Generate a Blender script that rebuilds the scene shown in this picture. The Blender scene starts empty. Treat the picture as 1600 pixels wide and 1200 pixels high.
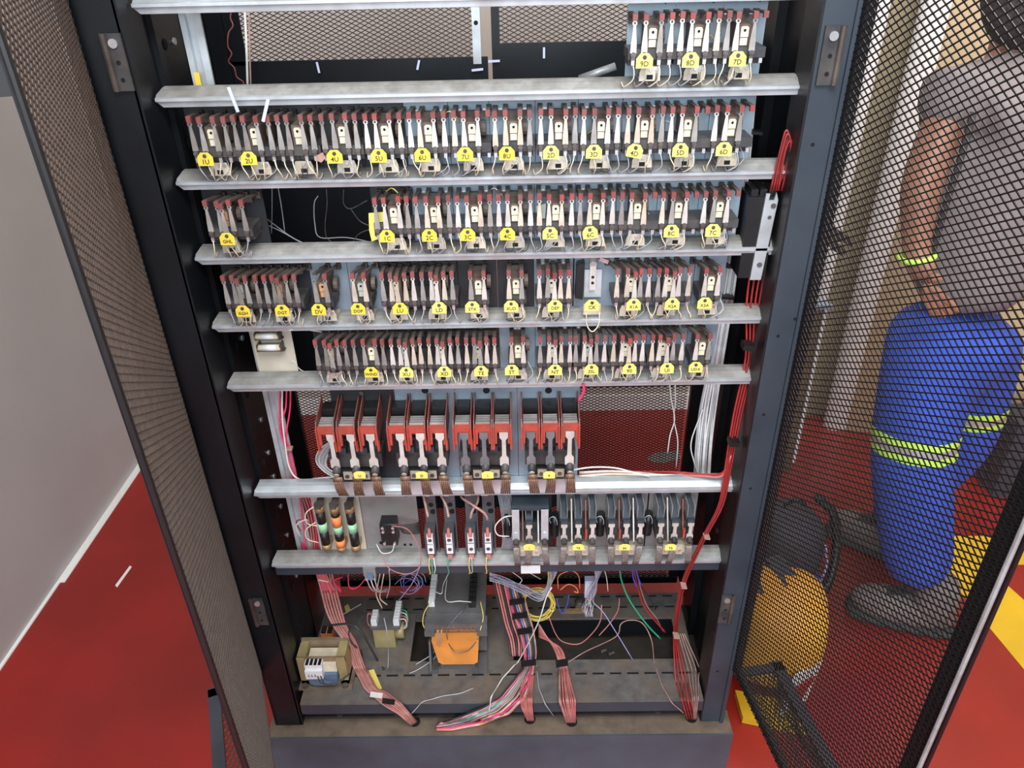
import bpy, bmesh, math, random
from mathutils import Vector, Matrix
random.seed(7)
S = bpy.context.scene
COL = S.collection

# ------------------------------------------------------------------ camera
CAM = Vector((0, -1.12, 1.75)); FPX = 1200.0
_p, _r, _w = math.radians(31.38), math.radians(-1.351), math.radians(-0.908)
_right = Vector((math.cos(_w), -math.sin(_w), 0)); _f0 = Vector((math.sin(_w), math.cos(_w), 0)); _up = Vector((0, 0, 1))
FW = _f0*math.cos(_p) - _up*math.sin(_p); _u = _up*math.cos(_p) + _f0*math.sin(_p)
RR = _right*math.cos(_r) + _u*math.sin(_r); UU = -_right*math.sin(_r) + _u*math.cos(_r)
cd = bpy.data.cameras.new('camera'); cam = bpy.data.objects.new('camera', cd); COL.objects.link(cam)
cd.sensor_width = 36; cd.lens = 27.0; cd.clip_start = 0.02
cam.matrix_world = Matrix(((RR.x, UU.x, -FW.x, CAM.x), (RR.y, UU.y, -FW.y, CAM.y), (RR.z, UU.z, -FW.z, CAM.z), (0, 0, 0, 1)))
S.camera = cam

# ------------------------------------------------------------------ world, lights, exposure
wd = bpy.data.worlds.new('world'); S.world = wd; wd.use_nodes = True
bg = wd.node_tree.nodes['Background']; bg.inputs[0].default_value = (0.78, 0.88, 1.0, 1); bg.inputs[1].default_value = 1.05
def area(name, loc, tgt, size, power, col):
    l = bpy.data.lights.new(name, 'AREA'); l.shape = 'RECTANGLE'; l.size = size[0]; l.size_y = size[1]; l.energy = power; l.color = col
    o = bpy.data.objects.new(name, l); COL.objects.link(o); o.location = loc
    o.rotation_euler = (Vector(tgt)-Vector(loc)).to_track_quat('-Z', 'Y').to_euler(); return o
area('doorway_daylight', (-0.4, -3.9, 2.35), (0.1, 0, 1.1), (2.6, 1.5), 120, (0.86, 0.94, 1.0))
area('overhead_key', (0.25, -1.25, 2.9), (0.15, 0.15, 0.9), (1.3, 0.8), 62, (0.97, 0.98, 1.0))  # unseen key light, added so brightness falls off from the top
area('right_fill', (1.5, 0.45, 2.95), (1.15, 0.8, 0.3), (0.9, 0.7), 26, (1.0, 0.96, 0.90))  # unseen fill, added to brighten the back wall and trims at right
S.view_settings.view_transform = 'Standard'; S.view_settings.look = 'None'
S.view_settings.exposure = 0.0; S.view_settings.gamma = 1.0; S.view_settings.use_curve_mapping = False

# ------------------------------------------------------------------ photograph geometry helpers (pixel + true depth -> point)
def ray(px, py): return FW + RR*((px-800)/FPX) - UU*((py-600)/FPX)
def aY(px, py, Y): d = ray(px, py); return CAM + d*((Y-CAM.y)/d.y)
def aZ(px, py, Z): d = ray(px, py); return CAM + d*((Z-CAM.z)/d.z)
def xat(px, Y, z):
    k = (px-800)/FPX; b = Vector((0, Y-CAM.y, z-CAM.z))
    return (k*b.dot(FW) - b.dot(RR))/(RR.x - k*FW.x)

# ------------------------------------------------------------------ materials
def mat(name, col, rough=0.5, metal=0.0, var=0.25, scale=30.0, dust=None, dusta=0.0, bump=0.0, spec=0.5, detail=4, emit=0):
    m = bpy.data.materials.new(name); m.use_nodes = True; nt = m.node_tree; b = nt.nodes['Principled BSDF']
    b.inputs['Roughness'].default_value = rough; b.inputs['Metallic'].default_value = metal
    b.inputs['Specular IOR Level'].default_value = spec
    tc = nt.nodes.new('ShaderNodeTexCoord'); n = nt.nodes.new('ShaderNodeTexNoise'); n.inputs['Scale'].default_value = scale; n.inputs['Detail'].default_value = detail
    geo = nt.nodes.new('ShaderNodeNewGeometry'); nt.links.new(geo.outputs['Position'], n.inputs['Vector'])
    r = nt.nodes.new('ShaderNodeValToRGB'); r.color_ramp.elements[0].position = 0.3; r.color_ramp.elements[1].position = 0.7
    c0 = [max(0, c*(1-var)) for c in col]; c1 = [min(1, c*(1+var)) for c in col]
    r.color_ramp.elements[0].color = (*c0, 1); r.color_ramp.elements[1].color = (*c1, 1)
    nt.links.new(n.outputs['Fac'], r.inputs[0]); out = r.outputs[0]
    if dust:
        n2 = nt.nodes.new('ShaderNodeTexNoise'); n2.inputs['Scale'].default_value = scale*0.35; n2.inputs['Detail'].default_value = 6
        nt.links.new(geo.outputs['Position'], n2.inputs['Vector'])
        r2 = nt.nodes.new('ShaderNodeMapRange'); r2.inputs[1].default_value = 0.35; r2.inputs[2].default_value = 0.7; r2.inputs[3].default_value = 0; r2.inputs[4].default_value = dusta
        nt.links.new(n2.outputs['Fac'], r2.inputs[0])
        mx = nt.nodes.new('ShaderNodeMixRGB'); mx.inputs[2].default_value = (*dust, 1)
        nt.links.new(r2.outputs[0], mx.inputs[0]); nt.links.new(out, mx.inputs[1]); out = mx.outputs[0]
    nt.links.new(out, b.inputs['Base Color'])
    if bump:
        bp = nt.nodes.new('ShaderNodeBump'); bp.inputs['Strength'].default_value = bump; bp.inputs['Distance'].default_value = 0.002
        nt.links.new(n.outputs['Fac'], bp.inputs['Height']); nt.links.new(bp.outputs[0], b.inputs['Normal'])
    return m
DUST = (0.15, 0.13, 0.11)
M = dict(
 black=mat('black_paint', (0.0055, 0.0072, 0.0092), 0.36, 0, 0.3, 12, (0.014, 0.016, 0.019), 0.5, 0, 0.35),
 stile=mat('grey_black_and_sky_lit', (0.030, 0.042, 0.056), 0.40, 0, 0.2, 14, (0.055, 0.065, 0.078), 0.4),  # right stile's reflected sky put into the grey; plain grey-black elsewhere
 plinth=mat('slate_paint', (0.052, 0.068, 0.086), 0.45, 0, 0.25, 9, (0.13, 0.14, 0.17), 0.35),
 meshm=mat('mesh_black', (0.010, 0.009, 0.009), 0.45, 0.2, 0.2, 60),
 meshb=mat('mesh_brown_black', (0.035, 0.026, 0.022), 0.5, 0.2, 0.2, 60),
 meshl=mat('mesh_brown', (0.065, 0.043, 0.032), 0.55, 0.1, 0.25, 60),
 meshback=mat('mesh_back', (0.010, 0.008, 0.008), 0.5, 0.2, 0.2, 60),
 galv=mat('galvanised', (0.60, 0.66, 0.70), 0.33, 0.45, 0.12, 40, (0.36, 0.34, 0.31), 0.55),
 galvd=mat('galvanised_dusty', (0.44, 0.47, 0.48), 0.45, 0.35, 0.2, 60, (0.24, 0.22, 0.20), 0.7, 0.3),
 plate=mat('blue_grey_plate', (0.26, 0.34, 0.41), 0.4, 0.3, 0.15, 20, (0.14, 0.13, 0.13), 0.5),
 plateb=mat('black_plate', (0.012, 0.014, 0.018), 0.42, 0.1, 0.3, 25, (0.045, 0.045, 0.045), 0.5),
 plateg=mat('grey_plate', (0.26, 0.26, 0.26), 0.5, 0.3, 0.15, 25, (0.20, 0.17, 0.14), 0.5),
 raildust=mat('dusty_rail_top', (0.30, 0.30, 0.285), 0.6, 0.15, 0.2, 70, (0.17, 0.155, 0.135), 0.8, 0.4),
 darks=mat('dark_steel', (0.115, 0.125, 0.14), 0.4, 0.35, 0.2, 40, (0.09, 0.085, 0.08), 0.5),
 greyb=mat('grey_blade', (0.20, 0.205, 0.225), 0.4, 0.35, 0.2, 40, (0.14, 0.12, 0.12), 0.5),
 cream=mat('cream_board', (0.50, 0.46, 0.37), 0.6, 0, 0.12, 25, (0.34, 0.30, 0.24), 0.5),
 finger=mat('contact_metal', (0.72, 0.70, 0.66), 0.36, 0.35, 0.18, 45, (0.46, 0.40, 0.36), 0.55),
 fingerc=mat('contact_metal_warm', (0.66, 0.58, 0.48), 0.42, 0.25, 0.2, 45, (0.42, 0.33, 0.26), 0.6),
 fingerb=mat('contact_metal_shaded_dark', (0.30, 0.28, 0.26), 0.45, 0.3, 0.25, 45, (0.18, 0.15, 0.13), 0.6),  # darker variant for the left arms, door shade put into the colour
 fingerd=mat('contact_metal_dull_and_shaded', (0.40, 0.385, 0.37), 0.42, 0.35, 0.25, 45, (0.24, 0.205, 0.185), 0.6),  # left arms carry the door's shade in this colour; elsewhere a dull tone
 tip=mat('red_moulding', (0.27, 0.045, 0.042), 0.5, 0, 0.35, 60, (0.16, 0.085, 0.08), 0.7),
 arm=mat('brown_moulding', (0.045, 0.032, 0.027), 0.55, 0, 0.3, 60, DUST, 0.5),
 base=mat('slate_moulding', (0.030, 0.031, 0.035), 0.5, 0, 0.3, 60, DUST, 0.45),
 coil=mat('coil_body', (0.09, 0.06, 0.045), 0.6, 0, 0.3, 60, DUST, 0.5),
 coilf=mat('coil_cream', (0.74, 0.68, 0.50), 0.5, 0, 0.1, 60, (0.42, 0.38, 0.30), 0.4),
 coilgreen=mat('coil_pale_green', (0.42, 0.48, 0.42), 0.5, 0, 0.1, 60, (0.3, 0.3, 0.27), 0.4),
 coilor=mat('coil_orange', (0.55, 0.28, 0.13), 0.5, 0, 0.1, 60, (0.3, 0.2, 0.15), 0.4),
 brk=mat('bracket_metal', (0.64, 0.59, 0.47), 0.45, 0.25, 0.15, 60, (0.32, 0.27, 0.20), 0.6),
 bolt=mat('bolt_steel', (0.16, 0.14, 0.13), 0.4, 0.6, 0.3, 90, DUST, 0.3),
 chrome=mat('bright_screw', (0.75, 0.75, 0.74), 0.25, 0.8, 0.1, 90),
 tag=mat('yellow_tag', (0.80, 0.58, 0.05), 0.45, 0, 0.08, 30),
 tag2=mat('yellow_tag_pale', (0.82, 0.72, 0.16), 0.45, 0, 0.08, 30),
 ink=mat('ink', (0.02, 0.015, 0.01), 0.6, 0, 0, 30),
 hole=mat('dark_hole', (0.004, 0.004, 0.005), 0.9, 0, 0, 30),
 wcream=mat('wire_cream', (0.80, 0.70, 0.52), 0.45, 0, 0.12, 80),
 wgrey=mat('wire_grey', (0.42, 0.43, 0.47), 0.45, 0, 0.12, 80),
 wdark=mat('wire_dark', (0.035, 0.035, 0.04), 0.45, 0, 0.12, 80),
 wwhite=mat('wire_white', (0.74, 0.73, 0.70), 0.4, 0, 0.08, 80),
 wred=mat('wire_red', (0.42, 0.028, 0.026), 0.4, 0, 0.1, 80),
 wdred=mat('wire_dark_red', (0.27, 0.025, 0.025), 0.4, 0, 0.15, 80),
 wpink=mat('wire_pink', (0.52, 0.175, 0.16), 0.45, 0, 0.12, 80),
 wsalmon=mat('wire_salmon', (0.42, 0.25, 0.21), 0.45, 0, 0.2, 80),
 wmag=mat('wire_magenta', (0.85, 0.05, 0.15), 0.4, 0, 0.1, 80),
 wyel=mat('wire_yellow', (0.72, 0.58, 0.12), 0.45, 0, 0.12, 80),
 wgreen=mat('wire_green', (0.04, 0.40, 0.20), 0.45, 0, 0.12, 80),
 wblue=mat('wire_blue', (0.06, 0.10, 0.55), 0.45, 0, 0.12, 80),
 wviolet=mat('wire_violet', (0.36, 0.32, 0.55), 0.45, 0, 0.12, 80),
 worange=mat('wire_orange', (0.75, 0.28, 0.10), 0.45, 0, 0.12, 80),
 redch=mat('arc_chute_red', (0.44, 0.055, 0.035), 0.45, 0, 0.2, 60, (0.25, 0.08, 0.06), 0.5),
 fin=mat('chute_barrier', (0.22, 0.045, 0.035), 0.5, 0, 0.3, 60, (0.13, 0.10, 0.09), 0.6),
 copper=mat('braid_copper', (0.26, 0.15, 0.10), 0.5, 0.4, 0.35, 200, DUST, 0.3),
 brk7=mat('grey_braid', (0.30, 0.27, 0.25), 0.5, 0.3, 0.3, 200, DUST, 0.4),
 orange=mat('transformer_orange', (0.72, 0.27, 0.05), 0.45, 0, 0.12, 25, (0.45, 0.2, 0.07), 0.4),
 blue=mat('coil_blue', (0.10, 0.17, 0.28), 0.45, 0, 0.15, 40, (0.2, 0.2, 0.2), 0.3),
 brassy=mat('yellow_core', (0.50, 0.43, 0.20), 0.45, 0.4, 0.15, 30, (0.33, 0.25, 0.15), 0.6),
 gold=mat('varnished_core', (0.30, 0.24, 0.17), 0.45, 0.3, 0.3, 30, (0.30, 0.16, 0.05), 0.6),
 core=mat('iron_core', (0.13, 0.13, 0.135), 0.5, 0.3, 0.2, 30, (0.16, 0.14, 0.13), 0.5),
 shelf=mat('dusty_shelf', (0.105, 0.100, 0.097), 0.7, 0, 0.30, 45, (0.17, 0.125, 0.09), 0.85, 0.4),
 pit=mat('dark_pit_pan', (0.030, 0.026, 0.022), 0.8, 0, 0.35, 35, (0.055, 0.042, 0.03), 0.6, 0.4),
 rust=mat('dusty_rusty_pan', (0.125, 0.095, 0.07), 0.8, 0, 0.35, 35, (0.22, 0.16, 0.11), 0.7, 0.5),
 white=mat('white_plastic', (0.72, 0.74, 0.75), 0.4, 0, 0.06, 60),
 blackp=mat('black_plastic', (0.010, 0.010, 0.011), 0.4, 0, 0.2, 60),
 fuseo=mat('fuse_orange', (0.78, 0.25, 0.08), 0.5, 0, 0.1, 60),
 fuseg=mat('fuse_green_label', (0.32, 0.62, 0.40), 0.5, 0, 0.25, 300),
 brass=mat('fuse_brass', (0.42, 0.28, 0.14), 0.45, 0.5, 0.2, 80),
 tiec=mat('clear_tie', (0.55, 0.60, 0.80), 0.3, 0, 0.05, 60),
 wall=mat('wall_paint_grey', (0.40, 0.385, 0.37), 0.45, 0, 0.12, 1.6, (0.54, 0.55, 0.57), 0.6),
 wallb=mat('wall_paint_beige', (0.60, 0.545, 0.48), 0.5, 0, 0.06, 2.0, (0.66, 0.60, 0.55), 0.4),
 olive=mat('wall_paint_olive', (0.40, 0.33, 0.20), 0.5, 0, 0.08, 2.0, (0.30, 0.25, 0.16), 0.4),
 walltan=mat('wall_paint_tan', (0.62, 0.46, 0.26), 0.5, 0, 0.08, 2.0, (0.50, 0.42, 0.30), 0.4),
 ceil=mat('ceiling_paint', (0.7, 0.69, 0.66), 0.8, 0, 0.03, 2),
 wgloss=mat('white_gloss_paint', (0.93, 0.92, 0.89), 0.25, 0, 0.04, 6),
 floor=mat('red_floor_paint', (0.33, 0.018, 0.014), 0.28, 0, 0.22, 3.0, (0.20, 0.022, 0.018), 0.6, 0.03, 0.5),
 yfloor=mat('yellow_floor_paint', (0.80, 0.50, 0.02), 0.35, 0, 0.10, 8.0, (0.55, 0.33, 0.03), 0.5),
 skin=mat('skin', (0.34, 0.155, 0.095), 0.5, 0, 0.12, 12),
 shirt=mat('shirt_grey_brown', (0.25, 0.215, 0.21), 0.85, 0, 0.1, 20),
 shirtt=mat('shirt_trim', (0.04, 0.035, 0.035), 0.8, 0, 0.1, 20),
 trouser=mat('blue_workwear', (0.035, 0.10, 0.62), 0.8, 0, 0.18, 10, (0.03, 0.06, 0.35), 0.35, 0.4),
 lime=mat('lime_reflective', (0.55, 0.95, 0.12), 0.5, 0, 0.05, 60),
 silver=mat('silver_reflective', (0.50, 0.52, 0.52), 0.35, 0.4, 0.05, 60),
 hair=mat('dark_hair', (0.06, 0.05, 0.045), 0.9, 0, 0.5, 150),
 shoe=mat('worn_boot_leather', (0.20, 0.175, 0.16), 0.75, 0, 0.25, 14, (0.09, 0.08, 0.075), 0.6),
 sole=mat('boot_sole', (0.035, 0.045, 0.042), 0.8, 0, 0.2, 20),
 bago=mat('bag_orange', (0.92, 0.36, 0.03), 0.5, 0, 0.15, 6, (0.95, 0.62, 0.05), 0.8),
 bagk=mat('bag_black_fabric', (0.03, 0.03, 0.04), 0.7, 0, 0.3, 14, (0.10, 0.10, 0.13), 0.5),
 wood=mat('brown_wood', (0.16, 0.10, 0.05), 0.5, 0, 0.3, 8),
 tblue=mat('blue_grey_laminate', (0.30, 0.36, 0.46), 0.4, 0, 0.08, 8),
)

# ------------------------------------------------------------------ mesh builder
class MB:
    def __init__(s): s.v = []; s.f = []; s.mi = []; s.cur = 0
    def add(s, vs, fs):
        o = len(s.v); s.v += [tuple(v) for v in vs]; s.f += [tuple(o+i for i in f) for f in fs]; s.mi += [s.cur]*len(fs); return s
    def obox(s, c, ax, ay, az):
        c = Vector(c); ax, ay, az = Vector(ax), Vector(ay), Vector(az)
        vs = [c + ax*i + ay*j + az*k for i in (-1, 1) for j in (-1, 1) for k in (-1, 1)]
        return s.add(vs, [(0, 1, 3, 2), (4, 6, 7, 5), (0, 4, 5, 1), (2, 3, 7, 6), (0, 2, 6, 4), (1, 5, 7, 3)])
    def box(s, x0, x1, y0, y1, z0, z1):
        return s.obox(((x0+x1)/2, (y0+y1)/2, (z0+z1)/2), ((x1-x0)/2, 0, 0), (0, (y1-y0)/2, 0), (0, 0, (z1-z0)/2))
    def bar(s, a, b, w, t, nrm=(0, -1, 0)):
        a, b = Vector(a), Vector(b); d = b-a; n = Vector(nrm).normalized(); sd = d.cross(n).normalized()
        return s.obox((a+b)/2, d/2, sd*(w/2), n*(t/2))
    def cyl(s, a, b, r, n=10, r2=None):
        a, b = Vector(a), Vector(b); d = (b-a).normalized(); r2 = r if r2 is None else r2
        e = d.orthogonal().normalized(); g = d.cross(e)
        vs = [a + (e*math.cos(t)+g*math.sin(t))*r for t in [2*math.pi*i/n for i in range(n)]] + [b + (e*math.cos(t)+g*math.sin(t))*r2 for t in [2*math.pi*i/n for i in range(n)]]
        return s.add(vs, [(i, (i+1) % n, n+(i+1) % n, n+i) for i in range(n)] + [tuple(range(n-1, -1, -1)), tuple(range(n, 2*n))])
    def prism(s, poly, y0, y1, plane='xz'):   # poly counter-clockwise, extruded along the third axis
        n = len(poly)
        mk = {'xz': lambda p, t: (p[0], t, p[1]), 'yz': lambda p, t: (t, p[0], p[1]), 'xy': lambda p, t: (p[0], p[1], t)}[plane]
        vs = [mk(p, y0) for p in poly] + [mk(p, y1) for p in poly]
        return s.add(vs, [tuple(range(n)), tuple(range(2*n-1, n-1, -1))] + [(i, n+i, n+(i+1) % n, (i+1) % n) for i in range(n)])
    def tube(s, pts, r, n=6):
        pts = [Vector(p) for p in pts]; m = len(pts); vs = []; prev = None
        for i, p in enumerate(pts):
            d = (pts[min(i+1, m-1)]-pts[max(i-1, 0)])
            d = d.normalized() if d.length > 1e-9 else Vector((0, 0, 1))
            e = (prev - d*prev.dot(d)) if prev else d.orthogonal()
            if e.length < 1e-6: e = d.orthogonal()
            e.normalize(); prev = e; g = d.cross(e)
            vs += [p + (e*math.cos(2*math.pi*k/n)+g*math.sin(2*math.pi*k/n))*r for k in range(n)]
        fs = [(i*n+k, i*n+(k+1) % n, (i+1)*n+(k+1) % n, (i+1)*n+k) for i in range(m-1) for k in range(n)]
        fs += [tuple(range(n-1, -1, -1)), tuple(range((m-1)*n, m*n))]
        return s.add(vs, fs)
    def ell(s, c, rad, n=12, m=8, p=1.0, mtx=None):
        c = Vector(c); vs = []
        sg = lambda v: math.copysign(abs(v)**p, v)
        for i in range(m+1):
            t = math.pi*i/m
            for k in range(n):
                a = 2*math.pi*k/n
                q = Vector((rad[0]*sg(math.sin(t))*sg(math.cos(a)), rad[1]*sg(math.sin(t))*sg(math.sin(a)), rad[2]*sg(math.cos(t))))
                if mtx: q = mtx @ q
                vs.append(c+q)
        return s.add(vs, [(i*n+k, (i+1)*n+k, (i+1)*n+(k+1) % n, i*n+(k+1) % n) for i in range(m) for k in range(n)])
    def mesh(s, name, mats, smooth=False):
        me = bpy.data.meshes.new(name); me.from_pydata(s.v, [], s.f)
        for m in (mats if isinstance(mats, (list, tuple)) else [mats]): me.materials.append(m)
        me.polygons.foreach_set('material_index', s.mi)
        bm = bmesh.new(); bm.from_mesh(me); bmesh.ops.recalc_face_normals(bm, faces=bm.faces); bm.to_mesh(me); bm.free()
        if smooth:
            me.polygons.foreach_set('use_smooth', [len(p.vertices) == 4 for p in me.polygons])
        me.update(); return me
    def build(s, name, mats, parent=None, smooth=False, loc=(0, 0, 0), kind=None):
        return inst(name, s.mesh(name, mats, smooth), parent, loc, kind)
def inst(name, me, parent=None, loc=(0, 0, 0), kind=None):
    o = bpy.data.objects.new(name, me); COL.objects.link(o); o.location = loc
    if parent: o.parent = parent
    if kind: o['kind'] = kind
    return o
def tagp(o, label, cat, group=None):
    o['label'] = label; o['category'] = cat
    if group: o['group'] = group
    return o
def empty(name, loc, label=None, cat=None, group=None):
    o = bpy.data.objects.new(name, None); COL.objects.link(o); o.location = loc; o.empty_display_size = 0.02
    if label: tagp(o, label, cat, group)
    return o
_txt = {}
def text_mesh(t, size):
    k = (t, size)
    if k not in _txt:
        c = bpy.data.curves.new('lettering', 'FONT'); c.body = t; c.size = size; c.align_x = 'CENTER'; c.align_y = 'CENTER'; c.extrude = 0.0003; c.resolution_u = 2
        c.offset = 0.00005
        o = bpy.data.objects.new('t', c); COL.objects.link(o); dg = bpy.context.evaluated_depsgraph_get(); dg.update()
        me = bpy.data.meshes.new_from_object(o.evaluated_get(dg)); me.name = 'lettering'
        bpy.data.objects.remove(o); me.materials.clear(); me.materials.append(M['ink']); _txt[k] = me
    return _txt[k]
def spline(pts, k=5):
    pts = [Vector(p) for p in pts]
    if len(pts) < 3: return pts
    q = [pts[0]*2-pts[1]] + pts + [pts[-1]*2-pts[-2]]; out = []
    for i in range(1, len(q)-2):
        for j in range(k):
            t = j/k; a, b, c, d = q[i-1], q[i], q[i+1], q[i+2]
            out.append(0.5*((2*b)+(c-a)*t+(2*a-5*b+4*c-d)*t*t+(-a+3*b-3*c+d)*t**3))
    out.append(pts[-1]); return out
def on_shelf(px, py, lift=0.0):
    """rest a wire on the front shelf, over its lip, or on the plinth top"""
    a = aZ(px, py, 0.2815+lift)
    if a.y > -0.046: return a
    b = aY(px, py, -0.051-lift*0.6)
    return b if b.z > 0.235 else aZ(px, py, 0.187+lift)
def wire(name, pts, r, m, parent=None, k=5, n=6, label=None, cat='wire', group=None, lift=0.0, dy=0.0):
    q = [pts[0]]
    for p in pts[1:]:                     # lie closely along the shelf and its lip
        if len(p) < 3 and len(q[-1]) < 3:
            n_ = max(1, int(math.hypot(p[0]-q[-1][0], p[1]-q[-1][1])/11)); a_ = q[-1]
            q += [(a_[0]+(p[0]-a_[0])*i/n_, a_[1]+(p[1]-a_[1])*i/n_) for i in range(1, n_)]
        q.append(p)
    P = [on_shelf(p[0], p[1], r+lift) if len(p) < 3 else aY(p[0], p[1], p[2]+dy) for p in q]
    o = MB().tube(spline(P, k), r, n).build(name, M[m], parent, True)
    if label: tagp(o, label, cat, group)
    return o
def lattice(mb, O, U, V, w, h, cw, ch, wid, thk):
    """diamond lattice of crossing strands on the rectangle O + u*U + v*V"""
    O, U, V = Vector(O), Vector(U).normalized(), Vector(V).normalized(); N = U.cross(V)
    for sgn in (1, -1):
        sl = sgn*ch/cw       # dv/du
        lo = min(0, -sl*w) ; hi = max(h, h - sl*w)
        c = math.floor(lo/ch)*ch
        while c <= hi:
            # v = c + sl*u, clip to 0..w, 0..h
            u0, u1 = 0.0, w
            a, b = (0-c)/sl, (h-c)/sl
            if a > b: a, b = b, a
            u0, u1 = max(u0, a), min(u1, b)
            if u1-u0 > cw*0.2:
                p0 = O+U*u0+V*(c+sl*u0); p1 = O+U*u1+V*(c+sl*u1)
                mb.bar(p0 + N*thk*0.25*sgn, p1 + N*thk*0.25*sgn, wid, thk, N)
            c += ch
    return mb

# ================================================================== SETTING
def struct(name, mb, m, parent=None):
    o = mb.build(name, m, parent)
    if not parent: o['kind'] = 'structure'
    return o
fl = struct('floor', MB().box(-1.6, 3.6, -4.2, 2.0, -0.05, 0), M['floor'])
struct('wall_left', MB().box(-1.66, -1.462, -4.2, 1.7, 0, 3.1), M['wall'])
struct('wall_back', MB().box(-1.46, 1.05, 1.54, 1.7, 0, 3.1), M['wallb'])
struct('wall_alcove', MB().box(1.05, 1.30, 1.47, 1.7, 0, 3.1), M['olive'])
wr = MB(); wr.add([(1.262, 1.365, 0), (3.3, 0.90, 0), (3.3, 1.70, 0), (1.262, 1.70, 0), (1.262, 1.365, 3.1), (3.3, 0.90, 3.1), (3.3, 1.70, 3.1), (1.262, 1.70, 3.1)],
  [(0, 1, 5, 4), (1, 2, 6, 5), (2, 3, 7, 6), (3, 0, 4, 7), (4, 5, 6, 7), (3, 2, 1, 0)])
struct('wall_right', wr, M['walltan'])
struct('wall_far_right', MB().box(3.3, 3.45, -4.2, 1.7, 0, 3.1), M['wallb'])
struct('ceiling', MB().box(-1.6, 3.6, -4.2, 2.0, 3.1, 3.2), M['ceil'])
struct('baseboard_left', MB().box(-1.462, -1.452, -1.5, 1.54, 0, 0.004).box(-1.462, -1.438, 0.6, 1.54, 0, 0.003), M['wgloss'])
# white glossy door jamb and pipe on the back wall
struct('trim_1', MB().cyl((1.225, 1.395, 0), (1.225, 1.395, 3.1), 0.036, 16).box(1.225, 1.262, 1.36, 1.46, 0, 3.1), M['wgloss'])
struct('trim_2', MB().cyl((1.095, 1.445, 0), (1.095, 1.445, 3.1), 0.026, 16), M['wgloss'])
struct('trim_3', MB().box(-1.46, 1.08, 1.528, 1.541, 0, 0.07), M['wgloss'])
def floorpoly(name, pts, m, z=0.0015):
    P = [aZ(x, y, 0) for x, y in pts]; mb = MB(); n = len(P)
    mb.add([(p.x, p.y, 0.0001) for p in P]+[(p.x, p.y, z) for p in P], [tuple(range(n, 2*n))]+[(i, (i+1) % n, n+(i+1) % n, n+i) for i in range(n)])
    return mb.build(name, m, fl)
floorpoly('yellow_stripe', [(1472, 895), (1470, 838), (1640, 838), (1700, 880), (1538, 884)], M['yfloor'])
floorpoly('yellow_stripe', [(1472, 889), (1530, 884), (1566, 908), (1680, 1010), (1720, 1100), (1640, 1095), (1520, 950)], M['yfloor'], 0.0018)
floorpoly('paint_scuff', [(180, 915), (183, 918), (206, 886), (203, 884)], M['wgloss'], 0.001)
floorpoly('paint_scuff', [(1010, 716), (1024, 708), (1062, 704), (1064, 716), (1040, 724), (1018, 722)], M['plateg'], 0.001)

# ================================================================== CABINET
RL = [1.660, 1.541, 1.423, 1.304, 1.185, 1.069, 0.832, 0.650]    # rail lip heights
XL, XR, YP = -0.507, 0.393, 0.032
cab = empty('control_cabinet', (-0.06, 0.0, 0), 'open black steel control cabinet with eight galvanised rails and two mesh doors', 'cabinet')
def cbuild(mb, name, m, kind=None, parent=None, smooth=False):
    o = mb.build(name, m, parent or cab, smooth, (0, 0, 0), kind)
    if (parent or cab) is cab: o.location = (0.06, 0, 0)
    return o
# stiles
def holes(mb, pts, y): 
    for x, z, r in pts: mb.cyl((x, y, z), (x, y-0.0006, z), r, 8)
    return mb
st = cbuild(MB().box(-0.572, -0.513, -0.035, -0.028, 0.19, 2.05).box(-0.516, -0.510, -0.035, 0.03, 0.19, 2.05).box(-0.572, -0.566, -0.035, 0.44, 0.19, 2.05), 'stile', M['black'])
cbuild(holes(MB(), [(-0.53, z, 0.0025) for z in (0.5, 0.74, 0.98, 1.22, 1.36, 1.39)], -0.0352), 'hole', M['hole'], parent=st)
cbuild(MB().box(0.389, 0.3918, -0.0345, 0.03, 0.19, 2.05), 'stile_flange', M['blackp'])
st = cbuild(MB().box(0.392, 0.436, -0.035, -0.028, 0.19, 2.05)  .box(0.432, 0.440, -0.040, 0.44, 0.19, 2.05), 'stile', M['stile'])  # coloured lighter than the left stile to carry reflected sky
cbuild(holes(MB(), [(0.408, z, 0.0028) for z in (0.36, 0.86, 1.02, 1.17, 1.47)]+[(0.43, 1.2, 0.003)], -0.0352), 'hole', M['hole'], parent=st)
cbuild(MB().box(0.4355, 0.4375, -0.0375, -0.034, 0.19, 2.05), 'stile_edge', M['galvd'])
# side panels
sp = cbuild(MB().box(-0.522, -0.512, 0.03, 0.16, 0.19, 2.05).box(-0.562, -0.512, 0.156, 0.162, 0.19, 2.05).box(-0.512, -0.504, 0.045, 0.060, 0.30, 2.05), 'side_panel', M['black'])
h = MB(); sc = MB()
for z in (1.60, 1.46, 1.34, 1.10, 1.00, 0.92, 0.84, 0.78, 0.70, 0.62, 0.5):
    h.cyl((-0.5119, 0.088, z), (-0.511, 0.088, z), 0.008, 10)
    sc.cyl((-0.512, 0.122, z), (-0.5095, 0.122, z), 0.0052, 10)
cbuild(h, 'slot', M['hole'], parent=sp); cbuild(sc, 'screw', M['galv'], parent=sp)
sp = cbuild(MB().box(0.420, 0.430, -0.02, 0.44, 0.19, 2.05).box(0.405, 0.42, 0.20, 0.215, 0.2, 2.05), 'side_panel', M['black'])
sc = MB()
for z in (0.92, 0.80, 0.72, 0.60): sc.cyl((0.4195, 0.14, z), (0.416, 0.14, z), 0.006, 10)
cbuild(sc, 'screw', M['bolt'], parent=sp)
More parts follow.
